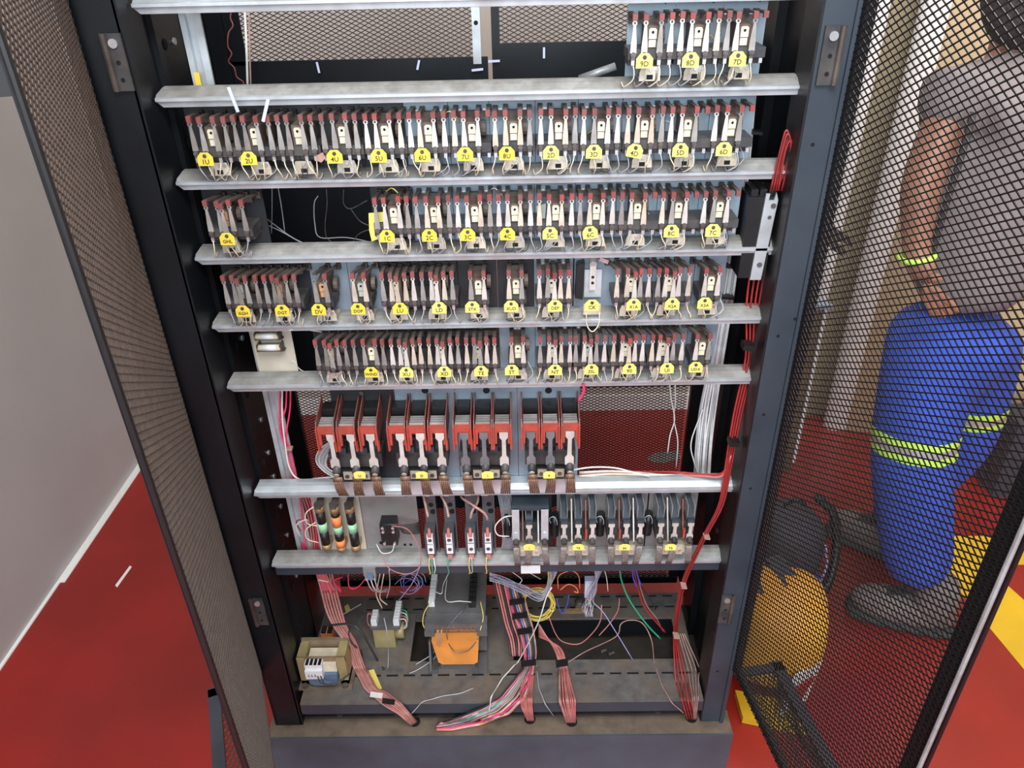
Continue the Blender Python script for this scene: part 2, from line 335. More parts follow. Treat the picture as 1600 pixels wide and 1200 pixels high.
# back: mesh panels, black sheets, frame bars
YB = 0.42
lattice_back = MB(); lattice(lattice_back, (-0.505, YB, 1.525), (1, 0, 0), (0, 0, 1), 0.425, 0.30, 0.0156, 0.0078, 0.0015, 0.0012)
cbuild(lattice_back, 'back_mesh', M['meshback'], 'stuff')
lattice_back = MB(); lattice(lattice_back, (-0.045, YB, 1.547), (1, 0, 0), (0, 0, 1), 0.43, 0.28, 0.0156, 0.0078, 0.0015, 0.0012)
cbuild(lattice_back, 'back_mesh', M['meshback'], 'stuff')
lattice_back = MB(); lattice(lattice_back, (-0.535, YB, 0.18), (1, 0, 0), (0, 0, 1), 0.925, 0.675, 0.0150, 0.0078, 0.0015, 0.0012)
cbuild(lattice_back, 'back_mesh', M['meshback'], 'stuff')
cbuild(MB().box(-0.54, -0.055, YB-0.004, YB, 0.855, 1.527), 'back_sheet', M['black'])
cbuild(MB().box(-0.047, 0.42, YB-0.004, YB, 0.80, 1.549), 'back_sheet', M['black'])
cbuild(MB().box(-0.566, -0.535, YB-0.012, YB+0.004, 0.19, 1.86), 'back_frame', M['black']); cbuild(MB().box(-0.535, -0.505, YB-0.004, YB, 1.52, 1.86), 'back_sheet', M['black']); cbuild(MB().box(0.395, 0.42, YB-0.012, YB+0.004, 0.19, 1.86), 'back_frame', M['black'])
cbuild(MB().box(-0.47, 0.395, YB-0.006, YB+0.004, 0.44, 0.50), 'back_crossbar', M['black']); cbuild(MB().box(-0.515, 0.42, YB-0.006, YB+0.01, 0.160, 0.182), 'back_crossbar', M['black'])
cbuild(MB().box(-0.047, -0.032, YB-0.004, YB+0.006, 1.549, 1.86), 'back_frame', M['black'])
gs = cbuild(MB().box(-0.082, -0.067, YB-0.008, YB-0.005, 1.515, 1.86), 'back_strip', M['galv'])
cbuild(MB().cyl((-0.0745, YB-0.0082, 1.585), (-0.0745, YB-0.009, 1.585), 0.004, 10), 'hole', M['hole'], parent=gs)
cbuild(MB().box(-0.52, 0.44, -0.03, 0.44, 2.05, 2.06), 'roof', M['black'])
# galvanised uprights inside
for x0, y0 in ((-0.468, 0.05),):
    cbuild(MB().box(x0, x0+0.006, y0, y0+0.004, 0.60, 2.0).box(x0+0.006, x0+0.008, y0, y0+0.012, 0.6, 2.0).box(x0+0.008, x0+0.020, y0+0.008, y0+0.012, 0.6, 2.0).box(x0+0.020, x0+0.022, y0, y0+0.012, 0.6, 2.0).box(x0+0.022, x0+0.030, y0, y0+0.004, 0.6, 2.0), 'upright', M['galv'])
cbuild(MB().box(-0.464, -0.456, 0.0485, 0.0498, 1.545, 1.567), 'yellow_sticker', M['tag'])
# rails
def rail(z, xl, xr, m):
    prof = [(0.031, 0.012), (0.022, 0.0115), (0.014, 0.0085), (0.008, 0.0045), (0.004, 0.0015), (0.0, 0.0005), (0.0, -0.0035), (0.0035, -0.0045), (0.0045, -0.012), (0.0065, -0.0125), (0.006, -0.003), (0.012, 0.0045), (0.024, 0.0085), (0.031, 0.009)]
    n = len(prof); mb = MB()
    A = [(xl + (0.005 if y > 0.01 else 0) + (0.008 if q < -0.005 else 0), y, z+q) for y, q in prof]; B = [(xr, y, z+q) for y, q in prof]
    mb.add(A+B, [(i, (i+1) % n, n+(i+1) % n, n+i) for i in range(n)]+[tuple(range(n)), tuple(range(2*n-1, n-1, -1))])
    mb.mi = [1 if i in (0, 1, 2, 3) else 0 for i in range(len(mb.f))]
    return cbuild(mb, 'rail', [M['galv'], m])
for i, z in enumerate(RL):
    rail(z, XL, XR+0.002, M['galv'] if i in (0, 6) else M['raildust'])
cbuild(MB().box(XL+0.002, XR, 0.008, 0.030, RL[7]-0.034, RL[7]-0.0135), 'rail_support', M['stile'])
# bottom shelf with slots, pit and plinth
sh = MB().box(-0.50, 0.385, -0.040, 0.063, 0.274, 0.280).box(-0.50, 0.385, -0.046, -0.038, 0.250, 0.279)
sh.box(-0.50, 0.385, 0.185, 0.265, 0.274, 0.280).box(-0.50, -0.27, 0.063, 0.185, 0.274, 0.280).box(-0.20, -0.03, 0.063, 0.185, 0.272, 0.279).box(0.355, 0.385, 0.063, 0.185, 0.272, 0.279)
shf = cbuild(sh, 'shelf', M['shelf'])
cbuild(MB().box(-0.02, 0.385, 0.180, 0.186, 0.225, 0.2745), 'shelf_lip', M['black'])
cbuild(MB().box(-0.50, 0.385, -0.0475, -0.0462, 0.245, 0.274), 'shelf_lip', M['stile'])
sl = MB()
for i in range(22):
    x = -0.475+i*0.039
    sl.box(x, x+0.026, 0.022, 0.0265, 0.2801, 0.2806)
    if i > 1: sl.box(x, x+0.024, 0.217, 0.221, 0.2801, 0.2806).box(x, x+0.024, 0.252, 0.256, 0.2801, 0.2806)
cbuild(sl, 'slot', M['hole'], parent=shf)
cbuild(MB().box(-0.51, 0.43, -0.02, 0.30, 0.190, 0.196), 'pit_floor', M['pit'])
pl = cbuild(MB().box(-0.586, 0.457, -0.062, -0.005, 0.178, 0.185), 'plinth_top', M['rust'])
cbuild(MB().box(-0.586, 0.457, -0.066, -0.060, 0.0, 0.1845).box(-0.586, -0.580, -0.06, 0.44, 0, 0.178).box(0.451, 0.457, -0.06, 0.44, 0, 0.178).box(-0.58, 0.451, 0.434, 0.44, 0, 0.03), 'plinth', M['plinth'])
hh = MB()
for px, py in ((648, 1128), (828, 1124), (893, 1128), (1080, 1122)):
    p = aZ(px, py, 0.185); cbuild(MB().cyl((p.x, p.y, 0.1851), (p.x, p.y, 0.1856), 0.013, 14), 'cable_hole', M['hole'], parent=pl)
bb = MB()
for px in (448, 468, 530, 620, 1028, 1095): 
    p = aY(px, 1107, -0.01); bb.cyl((p.x, -0.012, 0.19), (p.x, -0.012, 0.199), 0.008, 8)
cbuild(bb, 'bolt', M['bolt'], parent=pl)
# hinges
def hinge(pxa, pxb, pyt, pyb, side):
    a, b = aY(pxa, pyt, -0.037), aY(pxb, pyb, -0.037); z1, z0 = a.z, b.z; x0, x1 = a.x, aY(pxb, pyt, -0.037).x
    o = cbuild(MB().box(x0, x1, -0.040, -0.036, z0, z1), 'hinge', M['base']); xs = x1 if side > 0 else x0; xc = (x0+x1)/2
    cbuild(MB().cyl((xs, -0.041, z0), (xs, -0.041, z1), 0.0045, 8), 'hinge_pin', M['arm'], parent=o)
    cbuild(MB().cyl((xc, -0.040, z1-0.012), (xc, -0.0425, z1-0.012), 0.0060, 12), 'screw', M['chrome'], parent=o)
    h_ = MB().cyl((xc, -0.0401, z0+0.014), (xc, -0.0406, z0+0.014), 0.003, 8); cbuild(h_, 'hole', M['hole'], parent=o)
    h_ = MB().cyl((xc, -0.0401, (z0+z1)/2), (xc, -0.0406, (z0+z1)/2), 0.003, 8); cbuild(h_, 'hole', M['hole'], parent=o)
hinge(161, 188, 52, 142, -1); hinge(1290, 1318, 40, 132, 1); hinge(392, 410, 935, 975, -1); hinge(1128, 1146, 930, 972, 1)
# doors
def door(O, D, out, W, z0, z1, mm, latch, wd=0.0017, th=0.0012):
    D = Vector(D).normalized(); N = Vector(out).normalized(); Z = Vector((0, 0, 1)); O = Vector(O)
    d = cbuild(MB().obox(O+D*0.006+Z*(z0+z1)/2+N*0.008, D*0.006, N*0.008, Z*(z1-z0)/2), 'mesh_door', M['black'])
    fw = 0.030 if latch else 0.006
    fr = MB(); tf = 0.004 if latch else 0.0015; fr.obox(O+D*(W-fw/2)+Z*(z0+z1)/2+N*(tf+0.001), D*fw/2, N*tf, Z*(z1-z0)/2)
    fr.obox(O+D*W/2+Z*(z0+0.01)+N*0.006, D*W/2, N*0.004, Z*0.010).obox(O+D*W/2+Z*(z1-0.01)+N*0.006, D*W/2, N*0.004, Z*0.010)
    te = 0.007 if latch else 0.0022; fr.obox(O+D*(W-0.002)+Z*(z0+z1)/2+N*te, D*0.002, N*te, Z*(z1-z0)/2)
    cbuild(fr, 'door_frame', M['black'], parent=d)
    cbuild(MB().cyl(O+D*(W+0.001)+Z*z0-N*0.001, O+D*(W+0.001)+Z*z1-N*0.001, 0.0030 if latch else 0.0036, 8), 'edge_bead', M['galvd' if latch else 'blackp'], parent=d)
    lt = MB(); lattice(lt, O+Z*z0, D, Z, W, z1-z0, 0.0185, 0.0103, wd, th)
    cbuild(lt, 'door_mesh', mm, 'stuff', parent=d)
    # bottom tray: perforated shelf turned outwards with an edge strip and end plate
    T = 0.11
    lt = MB(); lattice(lt, O+Z*(z0-0.001)+D*0.01, D, N, W-0.01, T, 0.0185, 0.0103, 0.0022, 0.0014)
    cbuild(lt, 'tray_mesh', mm, 'stuff', parent=d)
    tr = MB(); tr.obox(O+D*W/2+N*(T-0.012)+Z*z0, D*W/2, N*0.012, Z*0.003).obox(O+D*0.014+N*T/2+Z*z0, D*0.010, N*T/2, Z*0.003)
    tr.obox(O+D*(0.02)+N*T+Z*(z0-0.05), D*0.008, N*0.002, Z*0.05)
    cbuild(tr, 'tray_edge', M['bagk'], parent=d)
    lt = MB(); lattice(lt, O+Z*(z0-0.10)+D*0.01+N*T, D, Z, W-0.01, 0.10, 0.0185, 0.0103, 0.0022, 0.0014)
    cbuild(lt, 'skirt_mesh', mm, 'stuff', parent=d)
    return d
AR = Vector((0.151, -1, 0)); AL = Vector((0.182, -0.46, 0))
dr = door((0.437, -0.036, 0), AR, (1, 0.151, 0), 0.492, 0.371, 2.0, M['meshm'], True)
dl = door((-0.570, -0.036, 0), AL, (-0.46, -0.182, 0), 0.492, 0.371, 2.0, M['meshl'], False, 0.0018, 0.0011)
# latch plates on the outside of the doors
Dn = AR.normalized(); Nn = Vector((1, 0.151, 0)).normalized()
lp = [aY(x, y, -0.02) for x, y in ((1279, 345), (1284, 374), (1300, 390), (1317, 401), (1321, 393), (1309, 378), (1316, 377), (1330, 386), (1331, 374), (1302, 353))]
Dl = AL.normalized(); Nl = Vector((-0.46, -0.182, 0)).normalized()
cbuild(MB().prism([(p.x, p.z) for p in lp], -0.022, -0.018), 'latch_plate', M['meshb'], parent=dr)
E0 = Vector((-0.570, -0.036, 0))+Dl*0.48
lm = MB()
for (z, w, hgt) in ((1.700, 0.012, 0.03), (1.675, 0.022, 0.028), (1.650, 0.016, 0.025)): lm.obox(E0+Nl*(0.004+w/2)+Vector((0, 0, z)), Nl*w/2, Dl*0.010, Vector((0, 0, hgt/2)))
cbuild(lm, 'latch_plate', M['blackp'], parent=dl)

# ================================================================== RELAYS
# shared part meshes, local frame: x across, y depth (plate at 0.032), z above the rail lip
def finger_mesh(w0, w1, zb, zt, m, y=-0.019):
    mb = MB(); mb.prism([(-w0/2, zb), (w0/2, zb), (w0/2*0.9, zb+0.012), (w1/2, zt-0.003), (-w1/2, zt-0.003), (-w0/2*0.9, zb+0.012)], y-0.001, y+0.001)
    mb.cyl((0, y-0.0012, zt), (0, y+0.0012, zt), 0.0032, 10); return mb.mesh('contact_arm', M[m])
FM = {k: finger_mesh(0.0082, 0.0034, 0.050, 0.0865, k) for k in ('finger', 'fingerd', 'fingerc', 'fingerb')}
def tip_mesh(m1, arm_dx=0.0):
    mb = MB(); mb.prism([(-0.0031, 0.0895), (0.0031, 0.0895), (0.0033, 0.0975), (-0.0033, 0.0975)], -0.0215, -0.0155)
    return mb.mesh('contact_tip', M[m1])
TIP = tip_mesh('tip')
def carrier(dx):
    mb = MB(); mb.obox(Vector((dx/2, 0.007, 0.0945)), (0.0028, 0, 0), (dx/2, 0.0225, -0.0015), (0, 0, 0.0018)); mb.box(dx-0.0035, dx+0.0035, 0.024, 0.031, 0.086, 0.096); return mb.mesh('contact_carrier', M['arm'])
CAR = [carrier(d) for d in (0.0, 0.012, -0.012)]
BOLT = MB().cyl((0, -0.0165, 0.0475), (0, -0.0225, 0.0475), 0.0036, 8).cyl((0, -0.0225, 0.0475), (0, -0.024, 0.0475), 0.0018, 6).box(-0.0025, 0.0025, -0.021, -0.0185, 0.0375, 0.044).mesh('bolt', M['bolt'])
LUG = MB().box(-0.0022, 0.0022, -0.0215, -0.0185, 0.0345, 0.0405).mesh('lug', M['chrome'])
RING = MB().cyl((0, -0.0203, 0.0868), (0, -0.0208, 0.0868), 0.0016, 8).mesh('rivet', M['base'])
def coilf_mesh(m):
    mb = MB(); mb.prism([(-0.0052, 0.0655), (0.0052, 0.0655), (0.0052, 0.0765), (0.0035, 0.0785), (-0.0035, 0.0785), (-0.0052, 0.0765)], -0.013, -0.010)
    mb.box(-0.0047, 0.0047, -0.012, -0.002, 0.0555, 0.0643); return mb.mesh('coil_face', M[m])
CF = {k: coilf_mesh(k) for k in ('coilf', 'coilgreen', 'coilor')}
CH = MB().cyl((0, -0.0131, 0.0738), (0, -0.0136, 0.0738), 0.0019, 8).mesh('core_hole', M['hole'])
COIL = MB().box(-0.0088, 0.0088, -0.010, 0.030, 0.0535, 0.0815).cyl((0.0125, 0.014, 0.067), (0.019, 0.014, 0.067), 0.011, 12).mesh('coil', M['coil'])
BRK = MB().prism([(-0.0145, 0.0125), (0.0145, 0.0125), (0.014, 0.023), (0.011, 0.031), (-0.011, 0.031), (-0.014, 0.023)], -0.010, -0.0075).box(-0.0125, 0.0125, -0.004, 0.030, 0.0125, 0.0145).mesh('bracket', M['brk'])
BRH = MB().box(-0.0042, 0.0042, -0.0106, -0.0101, 0.0145, 0.0205).mesh('window', M['hole'])
SCW = MB().cyl((0.001, -0.010, 0.0275), (0.001, -0.0125, 0.0275), 0.0026, 10).cyl((0.0090, -0.010, 0.0275), (0.0090, -0.012, 0.0275), 0.0024, 10).mesh('screw', M['chrome'])
def tag_mesh(m):
    mb = MB(); w = 0.0112; pts = [(-w, -0.009), (w, -0.009), (w, 0.003), (0.0055, 0.0095), (-0.0055, 0.0095), (-w, 0.003)]
    mb.prism(pts, -0.0004, 0.0004); return mb.mesh('tag', M[m])
TG = {k: tag_mesh(k) for k in ('tag', 'tag2')}
TGH = MB().cyl((0, -0.0005, 0.0045), (0, -0.0009, 0.0045), 0.0029, 10).mesh('tag_bolt', M['base'])
WV = []
for i in range(9):
    rnd = random.Random(i); dx = rnd.uniform(-0.013, 0.013); b = rnd.uniform(-0.006, 0.006)
    P = [(0, -0.020, 0.037), (b*0.5, -0.023, 0.027), (b+dx*0.3, -0.021, 0.016), (dx*0.8, -0.013, 0.0065), (dx, -0.004, 0.0055), (dx*1.1, 0.006, 0.0095)]
    WV.append(MB().tube(spline(P, 3), 0.00085, 5).mesh('wire', M['wcream' if i % 4 else 'wgrey'], True))
WD = [MB().tube(spline([(0.004, 0.0, 0.045), (0.010+0.004*i, -0.010, 0.022), (0.006-0.010*i, -0.012, 0.008), (-0.004, -0.002, 0.0065)], 3), 0.0006, 5).mesh('wire', M['wgrey' if i else 'wdark'], True) for i in range(2)]
TSC = MB().box(-0.0032, 0.0032, 0.026, 0.031, 0.0845, 0.0915).box(-0.0005, 0.0005, 0.0255, 0.026, 0.085, 0.091).mesh('terminal_screw', M['chrome'])
slotm = MB().box(-0.0016, 0.0016, 0.0308, 0.0314, 0.106, 0.117).cyl((0, 0.0308, 0.1065), (0, 0.0314, 0.1065), 0.0026, 8).mesh('slot', M['hole'])
slotn = MB().box(-0.0011, 0.0011, 0.0308, 0.0314, 0.103, 0.116).mesh('slot', M['hole'])

def relay(row, L, fx, tx, text, label, group, plate='plate', fm='finger', cx=None, cf='coilf', x0=None, x1=None, notip=(), noarm=(), tilt=0, car=0, tm='tag', w5=False, plateobj=True, coil=True, slots=(0.0,)):
    """fx: pixel columns of the contact tips; tx pixel column of the tag"""
    X = [xat(p, -0.019, L+0.0868) for p in fx]; ox = (X[0]+X[-1])/2
    root = empty('relay', (ox, YP, L), label, 'relay', group)
    off = Vector((-0.0, -YP, 0))
    def add(n, me, x, par=None, dy=0, dz=0):
        if par is None: o = inst(n, me, root, (x-ox, -YP+dy, dz))
        else: o = inst(n, me, par, (0, dy, dz))
        return o
    xa = x0 if x0 is not None else X[0]-0.0085; xb = x1 if x1 is not None else X[-1]+0.0085
    if plateobj:
        po = MB().box(xa-ox+0.0004, xb-ox-0.0004, 0.0, 0.002, -0.012, 0.120).build('mounting_plate', M[plate], root)
        for s in slots: inst('slot', slotm, po, ((xa+xb)/2-ox+s, -YP, 0)); inst('slot', slotn, po, ((xa+xb)/2-ox+s+0.018, -YP, 0))
    MB().box(X[0]-ox-0.006, X[-1]-ox+0.007, -YP-0.0155, -0.001, 0.0405, 0.0535).box(X[0]-ox-0.004, X[-1]-ox+0.005, -YP-0.004, -0.001, 0.0315, 0.0405).build('terminal_base', M['base'], root)
    MB().box(X[0]-ox-0.002, X[-1]-ox+0.002, -YP+0.024, -0.001, 0.080, 0.089).build('contact_bar', M['arm'], root)
    c = cx if cx is not None else (X[len(X)//2-1]*0.45+X[len(X)//2]*0.55)
    if coil:
        co = add('coil', COIL, c); f = inst('coil_face', CF[cf], co); inst('core_hole', CH, co)
    br = add('bracket', BRK, c); inst('window', BRH, br); inst('screw', SCW, br)
    if plate == 'plate':
        for x in (X[0]+0.007, X[-1]-0.006): add('terminal_screw', TSC, x)
    for i, x in enumerate(X):
        mid = (len(X) == 5 and i == 2); dy = -0.006 if mid else random.uniform(-0.001, 0.001); dz = -0.003 if mid else random.uniform(-0.001, 0.001)
        if i in noarm:
            add('contact_tip', TIP, x, None, dy, dz); ci = add('contact_carrier', CAR[car], x, None, 0, dz); add('lug', LUG, x); continue
        a = add('contact_arm', FM[random.choice({'finger': ['finger', 'finger', 'fingerc', 'fingerd'], 'fingerd': ['fingerd', 'fingerb', 'fingerd']}[fm])], x, None, dy, dz)
        a.rotation_euler = (0, 0, 0)
        inst('rivet', RING, a)
        if i not in notip: inst('contact_tip', TIP, a); 
        add('contact_carrier', CAR[car], x, None, 0, dz)
        b = add('bolt', BOLT, x, None, dy); inst('lug', LUG, b)
        w = add('wire', random.choice(WV), x, None, 0)
    for k in range(2): add('wire', random.choice(WD), c+random.uniform(-0.02, 0.012))
    if text is not None:
        t = inst('tag', TG[tm], root, (xat(tx, -0.026, L+0.04)-ox, -YP-(0.0325 if len(X) == 5 else 0.0262), 0.0405 if len(X) < 5 else 0.043)); t.rotation_euler = (math.radians(-4), math.radians(tilt), 0)
        inst('tag_bolt', TGH, t)
        if text:
            l = inst('lettering', text_mesh(text, 0.0092 if len(text) < 3 else 0.0072), t, (0, -0.0008, -0.0036)); l.rotation_euler = (math.pi/2, 0, 0)
    return root
G = ['relays on the top rail', 'relays on the second row', 'relays on the third row', 'relays on the fourth row', 'relays on the fifth row']
def lab(t, row, extra=''): return 'relay with yellow tag lettered %s on the %s row%s' % (t, row, extra)
# row 1
R1 = [([992, 1009.5, 1033.5, 1050], 1007, '9D', ()), ([1066, 1082, 1106, 1123.5], 1079, '8D', ()), ([1139, 1153.5, 1180, 1196], 1152.5, '7D', (3,))]
xe = [xat(p, YP, RL[1]+0.05) for p in (978, 1051, 1124, 1192)]
for i, (f, t, s, na) in enumerate(R1): relay(0, RL[1], f, t, s, 'relay with yellow tag lettered %s at the top right of the cabinet' % s, G[0], x0=xe[i], x1=xe[i+1], noarm=na, tm='tag2')
# row 2
R2 = [([297, 312, 334, 350.5], 321, '1U'), ([365, 380, 401, 419], 389, '2U'), ([434, 447.5, 471, 486], None, None), ([503, 519, 540, 554.5], 523, '4U'), ([571, 586, 608, 624], 592, '5U'),
 ([639.5, 654.5, 677, 693], 660, '6U'), ([709, 724, 746, 762.5], 727, '7U'), ([773, 789.5, 812.5, 827.5], 792, '8U'), ([845, 861, 884, 899], 861, '2D'), ([912.5, 929, 950.5, 966], 928, '3D'),
 ([982, 997.5, 1019.5, 1035.5], 992, '4D'), ([1050.5, 1066, 1088, 1105], 1063, '5D'), ([1119.5, 1136, 1158, 1174.5], 1131, '6D')]
st2 = [xat(f[0][0]-9, YP, RL[2]+0.09) for f in R2]+[xat(1181, YP, RL[2]+0.09)]
for i, (f, t, s) in enumerate(R2):
    relay(1, RL[2], f, t, s, lab(s, 'second') if s else 'relay without a tag between 2U and 4U on the second row', G[1], x0=st2[i], x1=st2[i+1], plate='plateb' if i < 5 else 'plate', fm='fingerd' if i < 4 else 'finger',
          noarm=(3,) if i in (6, 11, 12) else (), tilt=12 if i == 10 else 0, tm='tag' if i < 8 else 'tag2')
# row 3
R3 = [([586, 600, 622.5, 635.6], 605, '1C'), ([649.7, 665.6, 685, 700.7], 671, '2C'), ([714.4, 729.4, 750, 765], 731, '3C'), ([779, 793, 813, 828.7], 793, '4C'), ([842.8, 857.8, 877.8, 893.4], 859.5, '5C'),
 ([907, 922, 942.5, 958], 922, '6C'), ([972, 987, 1007.6, 1022.7], None, None), ([1036.6, 1051.6, 1072.8, 1087.8], 1049, '8C'), ([1102, 1117, 1138, 1152.5], 1114, '7C')]
st3 = [xat(f[0][0]-8, YP, RL[3]+0.09) for f in R3]+[xat(1160, YP, RL[3]+0.09)]
for i, (f, t, s) in enumerate(R3):
    relay(2, RL[3], f, t, s, lab(s, 'third') if s else 'relay without a tag between 6C and 8C on the third row', G[2], x0=st3[i], x1=st3[i+1], plate='plate' if i else 'plateb',
          noarm=(3,) if i in (6, 7, 8) else (), tilt=-7 if s == '6C' else 0, tm='tag' if i < 4 else 'tag2')
relay(2, RL[3], [321.6, 340, 348, 358, 378], 358, 'GHL', 'lone relay with yellow tag lettered GHL at the left of the third row', G[2], x0=xat(315, YP, RL[3]+0.09), x1=xat(410, YP, RL[3]+0.09), plate='plateb', fm='fingerd', cf='coilor', car=1)
# row 4
R4 = [([349.7, 363.8, 373, 383.5, 399.4], 382, 'XGH', 'coilgreen', 345, 408, 'plateb', 1), ([413.5, 425.7, 435, 446.4, 460.4], 443, 'DGT', 'coilor', 408, 482, 'plateb', 1), ([491, 508], 498, 'DV', 'coilor', 482, 542, 'plate', 1),
 ([551.4, 569], 559.6, 'DOP', 'coilgreen', 542, 592, 'plate', 1), ([597, 610, 620, 632, 645], 626, 'LU', 'coilf', 592, 652, 'plateb', 0), ([659, 673, 682, 693, 706], 687, 'LD', 'coilf', 652, 714, 'plateb', 0),
 ([735, 755.7], 738, 'STX', 'coilf', 714, 776, 'plateb', 0), ([795, 815], 798.7, 'XUD', 'coilf', 776, 834, 'plateb', 0), ([842.8, 856, 866.4, 876, 889], 867, 'DEP', 'coilf', 834, 896, 'plate', 0),
 ([965, 981, 992, 1001.6, 1014.7], 989, 'X1A', 'coilf', 952, 1021, 'plate', 2), ([1029.7, 1041, 1053, 1062, 1077.5], 1049, 'X2A', 'coilf', 1021, 1087, 'plate', 2), ([1103, 1124], 1101, 'X3A', 'coilf', 1087, 1136, 'plate', 2)]
for f, t, s, cf, a, b, pm, car in R4:
    relay(3, RL[4], f, t, s, lab(s, 'fourth', ', %s contact arms' % ('two' if len(f) == 2 else 'five')), G[3], x0=xat(a, YP, RL[4]+0.09), x1=xat(b, YP, RL[4]+0.09), plate=pm, fm='fingerd' if t < 500 else 'finger', cf=cf, car=car, tm='tag' if t < 640 else 'tag2', notip=(0,) if s == 'DV' else ())
# row 5
R5 = [([493.4, 507.5, 517, 527, 539.4], None, None, 'coilf', 488, 546, 1), ([552.5, 567.5, 586, 597.5], 580, 'WIND', 'coilf', 546, 605, 1), ([611, 624, 634, 645, 656], 636, 'XU', 'coilgreen', 605, 664, 0), ([670, 682.5, 692, 703, 715], 695, 'XD', 'coilf', 664, 722, 0),
 ([728.5, 740.6, 750, 760, 772.5], 752, 'TE', 'coilf', 722, 780, 0), ([799, 817.5], 799.6, 'ST', 'coilf', 780, 836, 0), ([844, 858, 867.5, 877, 891], 867, 'NT', 'coilf', 836, 895, 0), ([900, 913.5, 923, 932.5, 945], 923.6, 'ZSL', 'coilgreen', 895, 952, 0),
 ([959.4, 972.5, 983.5, 993, 1005], 982.6, '90', 'coilf', 952, 1012, 2), ([1020, 1031.5, 1043, 1053, 1067], 1041, 'UI', 'coilf', 1012, 1076, 2), ([1089, 1109.4], 1087, 'UDX', 'coilf', 1076, 1122, 2)]
for i, (f, t, s, cf, a, b, car) in enumerate(R5):
    relay(4, RL[5], f, t, s, lab(s, 'fifth') if s else 'relay without a tag at the left end of the fifth row', G[4], x0=xat(a, YP, RL[5]+0.09), x1=xat(b, YP, RL[5]+0.09), plate='plateb' if t is None or t < 770 and i < 5 else 'plate', fm='fingerd' if i < 2 else 'finger', cf=cf, car=car, tm='tag' if i < 2 else 'tag2')
# CK relay: pale plate with a column of two terminals, no contact arms
ox = xat(925, YP, RL[4]+0.06); ck = empty('relay', (ox, YP, RL[4]), 'armless relay on pale plate with yellow tag lettered CK on the fourth row', 'relay', G[3])
MB().box(-0.029, 0.027, 0.0, 0.002, -0.012, 0.12).build('mounting_plate', M['plate'], ck)
MB().box(-0.013, 0.015, -0.006, -0.004, 0.030, 0.078).box(-0.012, 0.012, -0.004, 0, 0.03, 0.07).build('terminal_base', M['galv'], ck)
MB().box(-0.005, 0.005, -0.012, -0.006, 0.045, 0.088).cyl((0, -0.014, 0.09), (0, -0.004, 0.096), 0.006, 10).build('terminal_block', M['finger'], ck)
MB().cyl((0, -0.013, 0.068), (0, -0.0125, 0.068), 0.0025, 8).cyl((0, -0.013, 0.058), (0, -0.0125, 0.058), 0.0025, 8).build('core_hole', M['hole'], ck)
MB().prism([(-0.028, 0.035), (-0.016, 0.032), (-0.014, 0.095), (-0.026, 0.092)], -0.02, -0.001).build('coil', M['blackp'], ck)
MB().obox((0.016, -0.01, 0.098), (0.007, 0, -0.003), (0, 0.008, 0), (0.001, 0, 0.003)).build('screw', M['chrome'], ck)
MB().box(-0.015, 0.013, -0.030, -0.027, 0.010, 0.028).build('bracket', M['brk'], ck)
MB().tube(spline([(-0.010, -0.028, 0.018), (-0.009, -0.034, -0.006), (0.0, -0.036, -0.018), (0.010, -0.034, -0.006), (0.011, -0.028, 0.018)], 4), 0.001, 6).build('wire', M['wcream'], ck, True)
t = inst('tag', TG['tag2'], ck, (0, -0.045, 0.036)); t.location = (xat(925, -0.03, RL[4]+0.04)-ox, -0.062, 0.042); inst('tag_bolt', TGH, t)
l = inst('lettering', text_mesh('CK', 0.0085), t, (0, -0.0008, -0.0036)); l.rotation_euler = (math.pi/2, 0, 0)

# ================================================================== CONTACTORS (sixth row)
L = RL[6]
plates6 = [(517, 617, 'plateb'), (617, 711, 'plate'), (711, 808, 'plate'), (808, 906, 'plate')]
poles = [[(511, 521), (543, 552), (577, 582)], [(621, 628), (652, 659), (684, 689)], [(723, 726.6), (755, 756.6), (785, 787.5)], [(829, 829.7), (860, 859.7), (891, 889.7)]]
tags6 = [(562, 'U'), (659, 'D'), (762, '1'), (858, 'F')]
def dumb(w0, w1, zb, zt, y, m):   # contact blade: wide ends, narrow shank
    h = (zt-zb); P = [(-w0, zb), (w0, zb), (w0, zb+h*0.22), (w1, zb+h*0.30), (w1*0.9, zb+h*0.78), (w0*0.95, zb+h*0.86), (w0*0.95, zt), (-w0*0.95, zt), (-w0*0.95, zb+h*0.86), (-w1*0.9, zb+h*0.78), (-w1, zb+h*0.30), (-w0, zb+h*0.22)]
    return MB().prism(P, y-0.0012, y+0.0012).mesh('contact_blade', M[m])
BL6 = {k: dumb(0.0078, 0.0038, 0.090, 0.160, -0.037, k) for k in ('finger', 'greyb')}
CHF = MB().prism([(-0.0145, 0.134), (-0.0095, 0.134), (-0.0085, 0.159), (0.0085, 0.159), (0.0095, 0.134), (0.0145, 0.134), (0.0145, 0.172), (-0.0145, 0.172)], -0.034, -0.027).box(-0.0135, 0.0135, -0.027, 0.030, 0.152, 0.162).mesh('arc_chute', M['redch'])
BAR = MB().prism([(0.030, 0.150), (-0.030, 0.140), (-0.037, 0.124), (-0.038, 0.172), (-0.030, 0.183), (0.030, 0.200)], -0.0008, 0.0008, 'yz').mesh('barrier', M['fin'])
BARR = MB().box(-0.0012, 0.0012, -0.0395, -0.036, 0.125, 0.172).box(-0.0022, 0.0022, -0.036, -0.030, 0.125, 0.142).mesh('barrier_edge', M['redch'])
SPL = MB().box(-0.0125, 0.0125, -0.0011, 0.0011, 0.156, 0.1755).mesh('splitter_plate', M['fingerd'])
TOPH = MB().box(-0.012, 0.012, 0.006, 0.030, 0.162, 0.186).box(-0.0132, 0.0132, -0.0269, 0.006, 0.1625, 0.1640).mesh('chute_back', M['blackp'])
